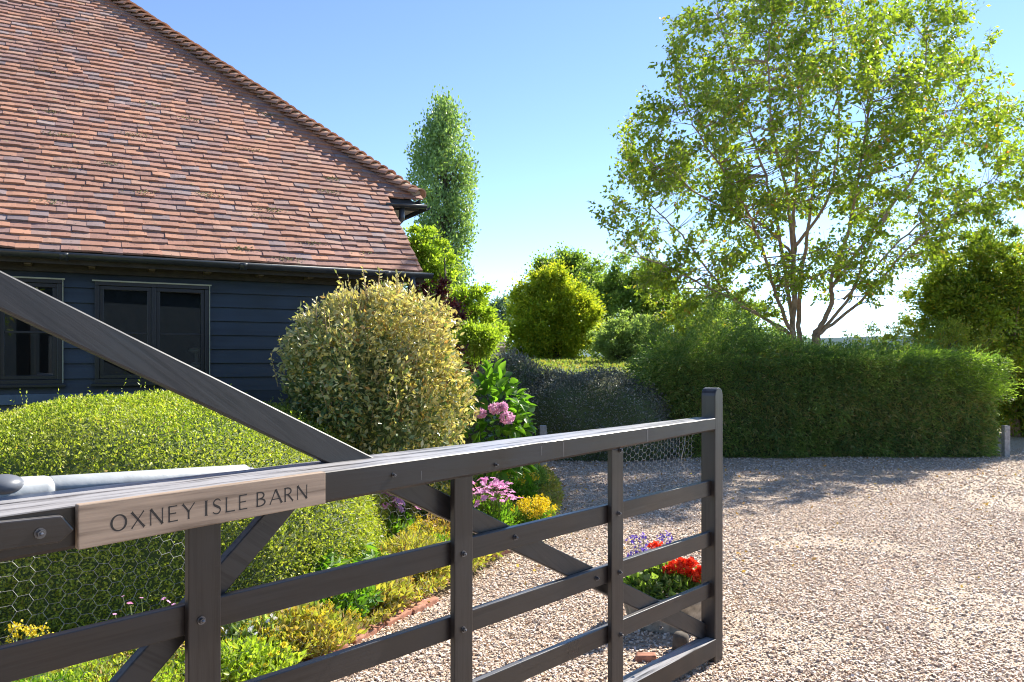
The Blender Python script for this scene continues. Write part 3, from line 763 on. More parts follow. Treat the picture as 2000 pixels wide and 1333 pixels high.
# openings
def wrect(px0, py0, px1, py1, h):
    a0, z1 = pw(px0, py0, h); a1, zz = pw(px1, py1, h); return a0, a1, zz, z1
HW = .28
win = []
a0, zt = pw(185, 550, HW); a1, _ = pw(407, 560, HW); _, zb = pw(185, 752, HW); win.append((a0, a1, zb, zt))
a3, zt2 = pw(122, 545, HW); win.append((a3-(a1-a0), a3, zb, zt))
wallm = MB(); ZTOP = 2.44; AC = -.22   # wall corner
for (r0, r1) in [(1.14 + .128*i, 1.14+.128*(i+1)) for i in range(11)]:
    zc_ = sorted({r0, min(r1, ZTOP)} | {z for wv in win for z in wv[2:] if r0 < z < min(r1, ZTOP)})
    for z0, z1 in zip(zc_[:-1], zc_[1:]):
        iv = [(-6.3, AC)]
        for wv in win:
            if z0 < wv[3]-1e-4 and z1 > wv[2]+1e-4:
                nv = []
                for x, y in iv:
                    if wv[1] <= x or wv[0] >= y: nv.append((x, y)); continue
                    if x < wv[0]: nv.append((x, wv[0]))
                    if y > wv[1]: nv.append((wv[1], y))
                iv = nv
        for x, y in iv:
            f_ = lambda z: HW - .030 + .022*(z-r0)/.128
            wallm.hexa([BP(x, f_(z0), z0), BP(y, f_(z0), z0), BP(y, HW+.02, z0), BP(x, HW+.02, z0), BP(x, f_(z1), z1), BP(y, f_(z1), z1), BP(y, HW+.02, z1), BP(x, HW+.02, z1)])
fw = wallm.build('weatherboard_wall', M['board'], barn)
mb = MB(); mb.box(-6.3, AC, HW+.0, HW+.12, 0, 1.06, BP); mb.build('brick_base', M['plinth'], barn)
mb = MB(); mb.box(-6.3, pw(335, 760, HW-.06)[0], HW-.06, HW-.001, 1.06, 1.145, BP); mb.build('sill_beam', M['plinth'], barn, False, .004)
mb = MB(); mb.box(pw(335, 760, HW-.06)[0], AC, HW-.025, HW-.001, 1.0, 1.14, BP); mb.box(-6.3, AC, HW-.028, HW-.002, .1, .99, BP); mb.build('lower_boards', M['board'], barn)
mb = MB(); mb.box(AC-.001, AC+.07, HW-.045, HW+.06, .05, 2.42, BP); mb.build('corner_board', M['frame'], barn, False, .004)
# body of the barn: end wall, back wall, left wall, floor
mb = MB(); D_ = 2*hz - .3
mb.prism([BP(AC-.1, HW+.121, 0), BP(AC-.1, D_, 0), BP(AC-.1, D_, 3.1), BP(AC-.1, .95, 3.1), BP(AC-.1, HW+.121, 2.42)][::-1], wallB*.1); mb.box(-6.3, AC-.1, D_-.1, D_-.001, 0, 3.2, BP); mb.box(-6.4, -6.3, HW+.0, D_, 0, 3.2, BP)
mb.build('end_wall', M['board'], barn)
mb = MB(); mb.box(-6.29, AC-.11, 3.4, 3.5, 0.0, 3.4, BP); mb.box(-6.29, AC-.11, HW+.13, 3.39, .0, .02, BP); mb.box(-6.29, AC-.11, HW+.13, 3.39, 2.46, 2.5, BP)
mb.box(-6.29, AC-.11, HW+.0205, HW+.115, 1.07, win[0][2]-.02, BP)
mb.box(win[0][1]+.01, AC-.11, HW+.0205, HW+.115, win[0][2], 2.46, BP); mb.box(win[1][1]+.01, win[0][0]-.01, HW+.0205, HW+.115, win[0][2], 2.46, BP); mb.box(-6.29, win[1][0]-.01, HW+.0205, HW+.115, win[0][2], 2.46, BP)
mb.build('interior', M['inner'], barn)
# windows: two casements each, with a glazing bar
for (a0, a1, z0, z1) in win:
    root = MB(); fw_ = .035
    root.box(a0, a1, HW-.05, HW+.04, z0, z0+.05, BP); root.box(a0, a1, HW-.05, HW+.04, z1-fw_, z1, BP)
    root.box(a0, a0+fw_, HW-.05, HW+.04, z0+.0501, z1-fw_-.0001, BP); root.box(a1-fw_, a1, HW-.05, HW+.04, z0+.0501, z1-fw_-.0001, BP)
    am = (a0+a1)/2
    root.box(am-.018, am+.018, HW-.05, HW+.04, z0+.0501, z1-fw_-.0001, BP)
    wd = root.build('window', M['frame'], barn, False, .003)
    for (x, y) in ((a0+fw_+.001, am-.019), (am+.019, a1-fw_-.001)):
        c_ = MB(); zz0, zz1 = z0+.052, z1-fw_-.002; e = .032
        c_.box(x, y, HW-.036, HW+.01, zz0, zz0+e, BP); c_.box(x, y, HW-.036, HW+.01, zz1-e, zz1, BP)
        c_.box(x, x+e, HW-.036, HW+.01, zz0+e, zz1-e, BP); c_.box(y-e, y, HW-.036, HW+.01, zz0+e, zz1-e, BP)
        zm = zz0 + (zz1-zz0)*.49; c_.box(x+e, y-e, HW-.028, HW+.004, zm-.009, zm+.009, BP)
        c_.build('casement', M['frame'], wd, False, .002)
        g_ = MB(); g_.v = [tuple(BP(*p)) for p in ((x+e, HW-.012, zz0+e), (y-e, HW-.012, zz0+e), (y-e, HW-.012, zz1-e), (x+e, HW-.012, zz1-e))]; g_.f = [(0, 1, 2, 3)]
        g_.build('pane', M['glass'], wd)
    s_ = MB(); s_.box(a0-.03, a1+.03, HW-.085, HW-.051, z0-.012, z0+.012, BP); s_.build('sill', M['frame'], wd, False, .003)
    s_ = MB(); s_.box(a0-.02, a1+.02, HW-.062, HW-.051, z1-.003, z1+.009, BP); s_.box(a1+.0015, a1+.008, HW-.056, HW-.04, z0+.02, z1-.004, BP); s_.build('drip_flashing', M['lead'], wd)
# gutter (half round), with joints and brackets
def halfround(p, q, r, name, mat='blkpipe', par=barn, steps=2):
    m_ = MB(); p = np.array(p); q = np.array(q); d = (q-p)/np.linalg.norm(q-p); sd = np.cross(d, [0, 0, 1]); sd /= np.linalg.norm(sd)
    K_ = 11
    for c_ in (p, q):
        for rr in (r, r-.006):
            for j in range(K_):
                a = math.pi + math.pi*j/(K_-1); m_.v.append(tuple(c_ + sd*math.cos(a)*rr + np.array([0, 0, math.sin(a)*rr])))
    for j in range(K_-1):
        m_.f.append((j, j+1, 2*K_+j+1, 2*K_+j)); m_.f.append((K_+j+1, K_+j, 3*K_+j, 3*K_+j+1))
        m_.f.append((j+1, j, K_+j, K_+j+1)); m_.f.append((2*K_+j, 2*K_+j+1, 3*K_+j+1, 3*K_+j))
    m_.f.append((0, 2*K_, 3*K_, K_)); m_.f.append((K_-1, 2*K_-1, 4*K_-1, 3*K_-1))
    return m_.build(name, M[mat], par, True)
gut = halfround(BP(-6.5, -.045, EZ-.022), BP(.06, -.045, EZ-.012), .052, 'gutter')
for a in (-4.9, -3.12, -1.75, -.42):
    halfround(BP(a-.03, -.045, EZ-.0205), BP(a+.03, -.045, EZ-.0205), .0565, 'gutter_joint', par=gut)
mb = MB(); mb.tube([BP(-.15, -.045, EZ-.05), BP(-.15, -.045, EZ-.14), BP(-.15, .05, EZ-.26), BP(-.15, .2, EZ-.36), BP(-.12, .21, EZ-.5), BP(-.12, .21, .1)], .034, 12); mb.build('downpipe', M['blkpipe'], barn, True)
mb = MB(); mb.box(-6.3, 0.0, .012, .03, EZ-.10, EZ-.006, BP); mb.build('fascia', M['raft'], barn)
mb = MB(); mb.box(-6.3, AC+.07, HW-.062, HW-.031, 2.155, 2.44, BP); mb.build('eaves_shade_strip', M['raft'], barn)  # dark strip added to paint the shade under the eaves
for i in range(14):
    a = -6.1 + .45*i
    if a > -.1: break
    mb = MB(); mb.box(a, a+.05, .05, HW-.05, EZ-.11, EZ-.03, BP); mb.build('rafter_end', M['rafter_end'], barn)
# hip end eave: gutter, soffit and downpipe
g2a, g2b = pw(752, 397, .80), pw(832, 402, .80)
gut2 = halfround(BP(g2a[0], .80, g2a[1]), BP(g2b[0], .80, g2b[1]), .04, 'gutter')
halfround(BP(.385, .85, g2b[1]), BP(.385, 3.0, g2b[1]), .038, 'gutter')
mb = MB(); mb.box(-.1, .36, .9, 3.2, c0[2]-.13, c0[2]-.10, BP); mb.build('soffit', M['soffit'], barn)
mb = MB(); mb.box(.30, .32, .9, 3.2, c0[2]-.12, c0[2]-.05, BP); mb.build('fascia', M['raft'], barn)
dp = pw(785, 405, .84)
mb = MB(); mb.tube([BP(dp[0], .84, dp[1]), BP(dp[0], .84, dp[1]-.13), BP(dp[0]-.1, .9, dp[1]-.25), BP(-.17, .95, dp[1]-.4), BP(-.17, .95, 2.4)], .034, 10); mb.build('downpipe', M['blkpipe'], barn, True)
# white table and ornament just inside the right-hand window
px_, pz_ = pw(350, 712, HW+.35)
tb_ = thing('side_table', BP(px_, HW+.38, .02), 'small white table standing inside the barn window', 'table')
mb = MB(); mb.box(px_-.22, px_+.24, HW+.2, HW+.6, pz_-.03, pz_, BP); mb.build('tabletop', M['white'], tb_, False, .005)
for dx, dy in ((-.2, .22), (.2, .22), (-.2, .56), (.2, .56)):
    mb = MB(); mb.box(px_+dx, px_+dx+.03, HW+dy, HW+dy+.03, .021, pz_-.0305, BP); mb.build('leg', M['white'], tb_)
ox = pw(383, 700, HW+.4)[0]
orn = MB(); cpt = BP(ox, HW+.38, pz_+.002)
orn.tube([cpt, cpt+[0, 0, .01], cpt+[0, 0, .02], cpt+[0, 0, .10], cpt+[0, 0, .12], cpt+[0, 0, .15], cpt+[0, 0, .16]], [.05, .05, .014, .014, .07, .06, .02], 16)
tag(orn.build('pedestal_dish', M['white'], None, True), 'white pedestal dish on the table behind the window', 'dish')
# ------------------------------------------------------------------ HEDGES
def hedge(name, label, cat, c, r, e, n, size, mat, core='boxcore', zmin=-.05, asp=.5, lumpa=.04, lumps=2.2, out=.02, extra=None, spread=.9, shape=None, base_z=0, group=None, shear=None):
    T = thing(name, (c[0], c[1], 0), label, cat, group)
    P, Nn = superell(n, e, r, zmin)
    if shape is not None: P = shape(P)
    P = P + np.array(c)
    l = lump(P, lumps, lumpa) + lump(P, lumps*4, lumpa*.35)
    P = P + Nn*(l + rng.normal(size=len(P))*out - out*.5)[:, None]
    V = leafgeo(P, Nn*.8, size, asp, .25, spread)
    Vs = [V]
    if extra is not None: Vs += extra
    V = joinq(Vs); V[:, 2] = np.maximum(V[:, 2], .005)
    mesh('foliage', V, quads(len(V)), M[mat], T)
    CV, CF = coremesh((0, 0, 0), np.array(r)*.955, e, zmin)
    if shape is not None: CV = shape(CV)
    CV = CV + np.array(c)
    l = lump(CV, lumps, lumpa)
    CV += (CV-np.array(c))/np.linalg.norm(CV-np.array(c)+1e-9, axis=1, keepdims=True)*l[:, None]
    CV[:, 2] = np.maximum(CV[:, 2], -.02)
    mesh('twigs', CV, CF, M[core], T, True)
    return T
# big clipped dome in front of the barn
def boxshape(P):
    P = P.copy(); x = P[:, 0]
    P[:, 2] *= 1 - .10*np.clip(-x-.1, 0, 3)**1.2
    return P
hedge('box_hedge', 'large clipped dome of small-leaved box, lime green on top, between the gate and the barn', 'hedge',
      (-2.58, 5.1, .0), (1.72, 1.45, 1.17), 2.7, 400000, .0185, 'box', 'boxcore', -.02, .55, .05, 1.8, .016, shape=boxshape, spread=1.0)
T = bpy.data.objects['box_hedge']; n = 260
d0 = unit(n*3); d0 = d0[d0[:, 2] > .25][:n]; P0, N0 = [], []
k_ = (np.abs(d0)**2.7).sum(1)**(-1/2.7); P0 = boxshape(d0*k_[:, None]*np.array([1.72, 1.45, 1.17])) + np.array([-2.58, 5.1, 0])
def sprigs(P0, D, L, k, size):
    out = []
    for p, d, l in zip(P0, D, L):
        u = np.linspace(0, 1, k)[:, None]; out.append(leafgeo(p+d*l*u, d*.6+unit(k)*.8, size, .5, .25, .5))
    return joinq(out)
V = sprigs(P0, d0*.3+np.array([0, 0, .8])+rng.normal(size=(len(d0), 3))*.3, .03+.07*rng.random(len(d0))**2, 7, .02)
mesh('stray_shoots', V, quads(len(V)), M['box'], T)
# purple-grey hedge
hedge('clipped_shrub', 'dark grey-green clipped shrub behind the pink hydrangea, left end of the dark hedge', 'shrub', (.0, 11.7, 0), (.82, .8, 1.43), 2.3, 34000, .04, 'dark', 'boxcore', -.02, .45, .12, 2.4, .045)
hedge('dark_hedge', 'dark grey-green small-leaved hedge along the gravel, left of the conifer hedge', 'hedge', (1.12, 11.35, 0), (1.25, .85, 1.19), 3.0, 70000, .036, 'dark', 'boxcore', -.02, .45, .11, 2.4, .045)
# low clipped hedge whose top catches the light behind it
def rise(P):
    P = P.copy(); P[:, 2] += np.clip(P[:, 1] + 4.5, 0, 9)*.03; return P
hedge('flat_topped_hedge', 'broad flat-topped hedge with pale green and brown top behind the dark hedge', 'hedge', (2.0, 19.0, 0), (4.4, 4.6, 1.22), 7, 80000, .07, 'grasstop', 'boxcore', -.02, .5, .03, 1, .02, shape=rise)
# conifer hedge with feathery top: sprays of needles
def sprays(n, pts, dirs, L, size, k=9):
    """pointed sprays: little leaves set along short arching shoots"""
    n = len(pts); D = dirs / np.linalg.norm(dirs, axis=1, keepdims=True)
    ln = L*(.5+rng.random(n))
    P = []; DD = []
    for i in range(k):
        u = (i+.5)/k
        q = pts + D*(ln*u)[:, None]; q[:, 2] -= (ln*u*u*.35)
        P.append(q + rng.normal(size=(n, 3))*.006); DD.append(D + unit(n)*.45)
    return leafgeo(np.concatenate(P), np.concatenate(DD), size, .3, .2, .35, .05)
hc = np.array([4.68, 11.95, 0]); hr = np.array([2.45, .95, 1.45])
def hslope(P):
    P = P.copy(); P[:, 2] *= 1 - .17*np.clip(P[:, 0]-.2, 0, 2.5)/2.0 + np.array([.07*noise.noise(Vector((x*1.3, 8, 0))) for x in P[:, 0]]); return P
T = thing('conifer_hedge', hc, 'long dark green conifer hedge with clipped face and feathery uneven top', 'hedge')
P, Nn = superell(190000, 7, hr, -.01); P = hslope(P) + hc
l = lump(P, 1.3, .12) + lump(P, 4, .08); P += Nn*(l+rng.normal(size=len(P))*.03)[:, None]
D = Nn*.7 + np.array([.1, 0, -.35])
V1 = leafgeo(P, D, .07, .24, .2, .8)
k_ = Nn[:, 1] < -.5; idx = rng.choice(np.where(k_)[0], 5200); fs = P[idx]; n = len(idx)
V6 = sprays(n, fs, np.stack([rng.normal(size=n)*.8, -.7+rng.normal(size=n)*.2, -.1+rng.normal(size=n)*.5], 1), .11, .045, 7)
CV, CF = coremesh((0, 0, 0), hr*.95, 7, -.01, 60, 24); CV = hslope(CV) + hc; CV += ((CV-hc)/np.linalg.norm(CV-hc+1e-9, axis=1, keepdims=True))*lump(CV, 1.3, .09)[:, None]; CV[:, 2] = np.maximum(CV[:, 2], -.02)
mesh('twigs', CV, CF, M['boxcore'], T, True)
# top growth
n = 4800
tp_ = np.stack([hc[0]-2.55+5.0*rng.random(n), hc[1]-.9+1.7*rng.random(n), 1.40 - .15*np.clip((rng.random(n)*0), 0, 1)], 1)
tp_[:, 2] -= .24*np.clip(tp_[:, 0]-hc[0]-.2, 0, 2.1)/2.1
hh = np.array([.04+.85*abs(noise.noise(Vector((x*1.1, 3, y*.8)))) + .30*math.exp(-((x-3.3)/.9)**2) - .05*math.exp(-((x-5.8)/.6)**2) for x, y, z in tp_])
tp_[:, 2] += rng.random(n)*hh - .05
dr = np.stack([rng.normal(size=n)*.6+.15, -.45+rng.normal(size=n)*.4, .45+.4*rng.random(n)], 1)
V2 = sprays(n, tp_, dr, .30, .05, 11)
# feathery fringe over the front and the left shoulder
n = 2600
fr_ = np.stack([hc[0]-2.5+5.0*rng.random(n), hc[1]-.95-.05*rng.random(n), 1.45-.6*rng.random(n)**1.8], 1)
fr_[:, 1] += .06*np.array([noise.noise(Vector((x*3, z*3, 0))) for x, y, z in fr_])
V3 = sprays(n, fr_, np.stack([rng.normal(size=n)*.7, -1+rng.normal(size=n)*.2, rng.normal(size=n)*.35+.15], 1), .13, .04, 7)
n = 2600
lf = np.stack([hc[0]-2.6+1.1*rng.random(n)**1.3, hc[1]-.9+1.3*rng.random(n), .15+1.35*rng.random(n)], 1)
V4 = sprays(n, lf, np.stack([-1.1+rng.normal(size=n)*.4, -.6+rng.normal(size=n)*.3, rng.normal(size=n)*.12+.12], 1), .36, .05, 13)
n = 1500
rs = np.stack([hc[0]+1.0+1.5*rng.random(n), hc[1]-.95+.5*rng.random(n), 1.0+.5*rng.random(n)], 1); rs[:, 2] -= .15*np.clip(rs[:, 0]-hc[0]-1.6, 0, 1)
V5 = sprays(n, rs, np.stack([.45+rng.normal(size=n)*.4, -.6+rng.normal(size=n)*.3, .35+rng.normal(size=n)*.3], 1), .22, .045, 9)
mesh('lit_shoots', V5, quads(len(V5)), M['litshoot'], T)  # brighter lime leaf paints sunlight onto the right end of the hedge
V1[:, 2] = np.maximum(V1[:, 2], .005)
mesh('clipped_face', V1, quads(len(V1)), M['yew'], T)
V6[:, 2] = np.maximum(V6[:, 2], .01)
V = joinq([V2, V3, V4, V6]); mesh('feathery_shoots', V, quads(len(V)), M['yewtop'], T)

# ------------------------------------------------------------------ SHRUBS NEAR THE BARN
def shoots(P0, D, L, k, size, asp=.5, bend=.12, stem=None, spr=.5):
    """upright leafy shoots: returns leaf verts and optional stem tubes"""
    out = []
    for p, d, l in zip(P0, D, L):
        d = d/np.linalg.norm(d); u = np.linspace(.05, 1, k)[:, None]
        b = unit(1)*bend*l
        Q = p + d*l*u + b*u*u
        DD = d*.6 + unit(k)*.8
        out.append(leafgeo(Q, DD, size, asp, .25, spr))
        if stem is not None: stem.tube([p, p+d*l*.5+b[0]*.25, p+d*l+b[0]], [.004, .003, .0012], 4, False)
    return joinq(out)
# variegated bush
c = np.array([-1.12, 5.95, .95]); r = np.array([.63, .62, .88])
T = thing('variegated_shrub', (c[0], c[1], 0), 'big rounded bush with cream-edged leaves and spiky new shoots in front of the barn corner', 'shrub')
P, Nn = superell(26000, 2.5, r, -1)
Pc = P + c; l = lump(Pc, 1.4, .36, 11) + lump(Pc, 4.5, .15); P = Pc + Nn*(l + rng.normal(size=len(P))*.035)[:, None]
V = leafgeo(P, Nn*.6+np.array([0, 0, .1]), .047, .5, .25, .9)
P2 = Pc[::4] - Nn[::4]*.08; V = joinq([V, leafgeo(P2, Nn[::4], .05, .5, .25, 1.0)])
V[:, 2] = np.maximum(V[:, 2], .02)
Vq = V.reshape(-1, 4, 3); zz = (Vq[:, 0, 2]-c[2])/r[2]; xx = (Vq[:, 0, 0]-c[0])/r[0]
pick = rng.random(len(Vq)) < np.clip(.20 + .62*zz + .28*xx, .06, .88)  # more cream leaves to top and right: young growth plus painted sunlit side
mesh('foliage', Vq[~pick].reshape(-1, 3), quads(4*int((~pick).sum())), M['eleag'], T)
mesh('young_sunlit_leaves', Vq[pick].reshape(-1, 3), quads(4*int(pick.sum())), M['cream'], T)
CV, CF = coremesh((0, 0, 0), r*.74, 2.5); CV += c; CV[:, 2] = np.maximum(CV[:, 2], 0); mesh('twigs', CV, CF, M['boxcore'], T, True)
st = MB(); n = 520
d0 = unit(1800); d0 = d0[(d0[:, 2] > .0)][:n]; n = len(d0)
P0 = c + d0*r*.98; P0 = P0 + d0*(lump(P0, 1.4, .36, 11) + lump(P0, 4.5, .15) - .02)[:, None]
Ls = .05 + .26*rng.random(n)**2.5
V = shoots(P0, d0*.5+np.array([0, 0, .8])+rng.normal(size=(n, 3))*.2, Ls, 11, .036, .45, .1, st)
for px, py, l_ in ((713, 545, .42), (735, 560, .3), (650, 590, .34), (585, 630, .34), (672, 585, .3), (612, 655, .25), (530, 690, .26), (560, 640, .3), (575, 655, .25), (600, 610, .3), (630, 605, .3), (690, 565, .36), (700, 575, .3), (750, 560, .34), (790, 590, .25), (820, 600, .2), (545, 710, .22), (760, 575, .25), (545, 660, .3)):
    q = W(px, py, 5.85); b_ = np.array([q[0]*.97-.02, 5.9, q[2]-l_])
    V = joinq([V, shoots([b_], [q-b_], [l_], 22, .034, .45, .04, st)])
mesh('new_shoots', V, quads(len(V)), M['cream'], T); st.build('stems', M['bark'], T)

def bigleaf(P, D, size, wid, name, mat, par, cup=.15, ns=5, svar=.3):
    """broad pointed leaves with a midrib fold, several faces each"""
    n = len(P); D = D/np.linalg.norm(D, axis=1, keepdims=True); s = size*(1+svar*(rng.random(n)*2-1))
    up0 = np.tile(np.array([0, 0, 1.]), (n, 1)) + rng.normal(size=(n, 3))*.35
    sd = np.cross(D, up0); sd /= np.linalg.norm(sd, axis=1, keepdims=True); up = np.cross(sd, D)
    prof = np.array([.12, .75, 1.0, .72, .02]); us = np.array([0, .22, .5, .78, 1.0])
    V = []
    for u, w in zip(us, prof):
        for k_ in (-1, 0, 1):
            V.append(P + D*(s*u)[:, None] + sd*(s*wid*.5*w*k_)[:, None] + up*(s*(cup*w*abs(k_) - .35*u*u))[:, None])
    V = np.stack(V, 1).reshape(-1, 3)
    f = np.array([(3*i+j, 3*i+j+1, 3*i+j+4, 3*i+j+3) for i in range(4) for j in range(2)], dtype=np.int32)
    Fq = (f[None]+15*np.arange(n)[:, None, None]).reshape(-1, 4)
    return mesh(name, V, Fq, M[mat], par, True)
# hydrangea
hyc = np.array([-.215, 6.85, .72])
T = thing('hydrangea', (hyc[0], hyc[1], 0), 'hydrangea with broad bright green leaves and round pink flower heads', 'shrub')
d0 = unit(1500); d0 = d0[(d0[:, 2] > -.55)][:560]
k_ = (.75+.3*rng.random(len(d0)))[:, None]
P = hyc + d0*np.array([.38, .36, .60])*k_
bigleaf(P, d0*.8+rng.normal(size=d0.shape)*.5+np.array([0, 0, .1]), .115, .60, 'foliage', 'hyd', T)
st = MB()
for i in range(18):
    q = hyc + unit(1)[0]*np.array([.3, .3, .4]); st.tube([(hyc[0]+random.gauss(0, .05), hyc[1]+random.gauss(0, .05), 0), (q[0]*.6+hyc[0]*.4, q[1], q[2]*.5), q], [.007, .005, .004], 5, False)
st.build('stems', M['stem'], T)
for px, py, rr in ((938, 808, .042), (967, 799, .048), (990, 816, .055), (982, 795, .034)):
    q = W(px, py, 6.40); dd = unit(360); P = q + dd*rr*np.array([1, 1, .82])*(.92+.1*rng.random((360, 1)))
    V = leafgeo(P, dd*.25, .019, .9, .1, 1.1); mesh('flower_head', V, quads(len(V)), M['mauve'], T)

# purple-leaved shrub behind the variegated one
tree('purple_shrub', 'dark purple-leaved shrub rising behind the variegated bush, beside the barn corner', 'shrub', 'purple',
     [((-.92, 8.9, 1.75), (.36, .4, .56), .6), ((-.74, 8.9, 2.05), (.16, .2, .30), .25), ((-1.12, 8.9, 2.1), (.13, .15, .36), .2), ((-.62, 8.7, 1.2), (.22, .2, .45), .25)],
     (-.98, 8.9, 0), .03, 14, 75, .10, 70, .05, 'bark')

# ------------------------------------------------------------------ THE MULTI-STEMMED TREE
TY = 13.4
def tw(px, py, dy=0.0): return W(px, py, TY+dy)
tb0 = np.array([tw(1572, 700)[0], TY, 0])
LIMBS = [  # pixel polylines with depth offsets, radius at base
 ([(1548, 655, 0), (1551, 520, 0), (1552, 400, .1), (1562, 250, .3), (1570, 120, .4), (1575, 20, .5)], .078),
 ([(1560, 655, .1), (1563, 560, .3), (1580, 430, .9), (1600, 300, 1.3), (1640, 170, 1.6), (1665, 60, 1.8)], .07),
 ([(1590, 655, 0), (1622, 600, 0), (1625, 540, -.1), (1655, 460, -.3), (1680, 330, -.7), (1700, 200, -1.0), (1720, 80, -1.2)], .075),
 ([(1600, 650, .1), (1660, 580, .3), (1700, 480, .7), (1760, 380, 1.0), (1830, 280, 1.3), (1880, 180, 1.5)], .05),
 ([(1595, 655, -.1), (1680, 590, -.3), (1760, 500, -.6), (1850, 420, -.8), (1950, 340, -.9)], .048),
 ([(1545, 650, -.1), (1510, 560, -.4), (1480, 460, -.8), (1430, 360, -1.1), (1370, 270, -1.3), (1330, 190, -1.4)], .055),
 ([(1542, 650, .1), (1460, 600, .5), (1400, 550, .8), (1340, 470, 1.1), (1270, 400, 1.3), (1215, 340, 1.4)], .05),
 ([(1545, 655, 0), (1440, 590, -.2), (1380, 560, -.5), (1300, 520, -.8), (1200, 490, -1.0)], .045),
 ([(1548, 620, 0), (1525, 480, .5), (1500, 360, .9), (1460, 240, 1.2), (1430, 120, 1.5), (1400, 30, 1.6)], .058),
 ([(1552, 560, 0), (1540, 400, -.5), (1510, 260, -.9), (1500, 120, -1.1), (1510, 10, -1.2)], .05),
 ([(1625, 560, -.1), (1720, 430, -.2), (1790, 330, -.1), (1800, 200, .1), (1810, 80, .2)], .045),
 ([(1551, 500, 0), (1490, 440, -.4), (1400, 400, -.9), (1320, 350, -1.3), (1260, 310, -1.4)], .035),
 ([(1555, 480, .1), (1620, 380, .2), (1640, 250, -.1), (1630, 120, -.4), (1620, 0, -.5)], .04),
 ([(1650, 585, .2), (1760, 470, .6), (1860, 400, .9), (1960, 420, 1.1)], .03),
]
def catm(pts, n=7):
    pts = [np.array(p) for p in pts]; P = [pts[0]]+pts+[pts[-1]]; out = []
    for i in range(1, len(P)-2):
        for k in range(n):
            t = k/n
            out.append(.5*((2*P[i])+(-P[i-1]+P[i+1])*t+(2*P[i-1]-5*P[i]+4*P[i+1]-P[i+2])*t*t+(-P[i-1]+3*P[i]-3*P[i+1]+P[i+2])*t**3))
    out.append(pts[-1]); return out
big = thing('multi_stemmed_tree', tb0, 'tall multi-stemmed tree with an open airy crown and reddish-brown limbs behind the conifer hedge', 'tree')
tk = MB(); nodes = []; nrad = []
for pl, r0 in LIMBS:
    pts = catm([tw(x, y, d) for x, y, d in pl]); n = len(pts)
    if pl[0][1] > 640:
        pts = [tb0+np.array([(pts[0][0]-tb0[0])*.5, (pts[0][1]-TY)*.5, -.1]), (tb0+pts[0])/2+np.array([(pts[0][0]-tb0[0])*.3, 0, -.2])] + pts; 
    n = len(pts); rad = [r0*.68*(1-.90*(i/(n-1))**.8) + .004 for i in range(n)]
    pts = [p + rng.normal(size=3)*.010 for p in pts]
    tk.tube(pts, rad, 8, False)
    nodes += [(p, q) for p, q in zip(pts[n//5:], rad[n//5:])]
NP = np.array([p for p, _ in nodes]); NR = np.array([q for _, q in nodes])
# twig targets inside the crown's outline
outline = [(1150, 480), (1175, 500), (1170, 400), (1215, 330), (1190, 260), (1240, 200), (1300, 180), (1290, 120), (1290, 60), (1345, 20), (1350, -60), (1480, -110), (1620, -110), (1780, -80), (1880, -20), (1945, 50), (1930, 130), (1990, 160), (2040, 260), (2050, 380), (1985, 390), (1900, 440), (1850, 500), (1760, 520), (1740, 580), (1700, 600), (1640, 560), (1600, 600), (1540, 560), (1500, 610), (1380, 640), (1290, 600), (1220, 560), (1165, 520)]
def inside(x, y, poly):
    c = False; n = len(poly)
    for i in range(n):
        x1, y1 = poly[i]; x2, y2 = poly[(i+1) % n]
        if (y1 > y) != (y2 > y) and x < (x2-x1)*(y-y1)/(y2-y1)+x1: c = not c
    return c
tg = []
while len(tg) < 1130:
    x, y = 1140+920*rng.random(), -110+760*rng.random()
    if not inside(x, y, outline): continue
    cx, cy = 1590, 260; q = ((x-cx)/440)**2 + ((y-cy)/390)**2
    dmax = 3.0*math.sqrt(max(.08, 1-q)); d = (rng.random()*2-1)*dmax
    if noise.noise(Vector((x*.011, y*.011, d*.5))) < -.09: continue
    if y > 420 and rng.random() < .15: continue
    if 1560 < x < 1760 and y > 430 and rng.random() < .25: continue
    tg.append(tw(x, y, d))
LP, LD = [], []
for q in tg:
    dd = np.linalg.norm(NP-q, axis=1) + .9*np.maximum(0, NP[:, 2]-q[2]+.15)
    i = int(np.argmin(dd)); p = NP[i]; L_ = np.linalg.norm(q-p)
    mid = (p+q)/2 + np.array([0, 0, -.04*L_]) + rng.normal(size=3)*.04*L_
    r_ = min(NR[i]*.5, .006+.006*L_)
    tk.tube([p, mid, q], [r_, r_*.7, .002], 4, False)
    # small side twigs with leaves
    ax = (q-mid)/(np.linalg.norm(q-mid)+1e-6)
    for k in range(5):
        st_ = mid+(q-mid)*(.25+.75*rng.random()); dv = ax*.6+unit(1)[0]*.8; dv[2] -= .1; dv /= np.linalg.norm(dv); ln = .18+.22*rng.random()
        en = st_+dv*ln; tk.tube([st_, en], [.0022, .001], 3, False)
        m_ = 10; u = rng.random((m_, 1)); LP.append(st_+dv*ln*u+rng.normal(size=(m_, 3))*.03); LD.append(np.tile(dv*.5+[0, 0, -.35], (m_, 1)))
    m_ = 10; u = rng.random((m_, 1)); LP.append(mid+(q-mid)*u+rng.normal(size=(m_, 3))*.04); LD.append(np.tile(ax*.5+[0, 0, -.3], (m_, 1)))
tk.build('trunk', M['bark'], big, True)
V = leafgeo(np.concatenate(LP), np.concatenate(LD), .080, .55, .25, .7); mesh('crown', V, quads(len(V)), M['birch'], big)

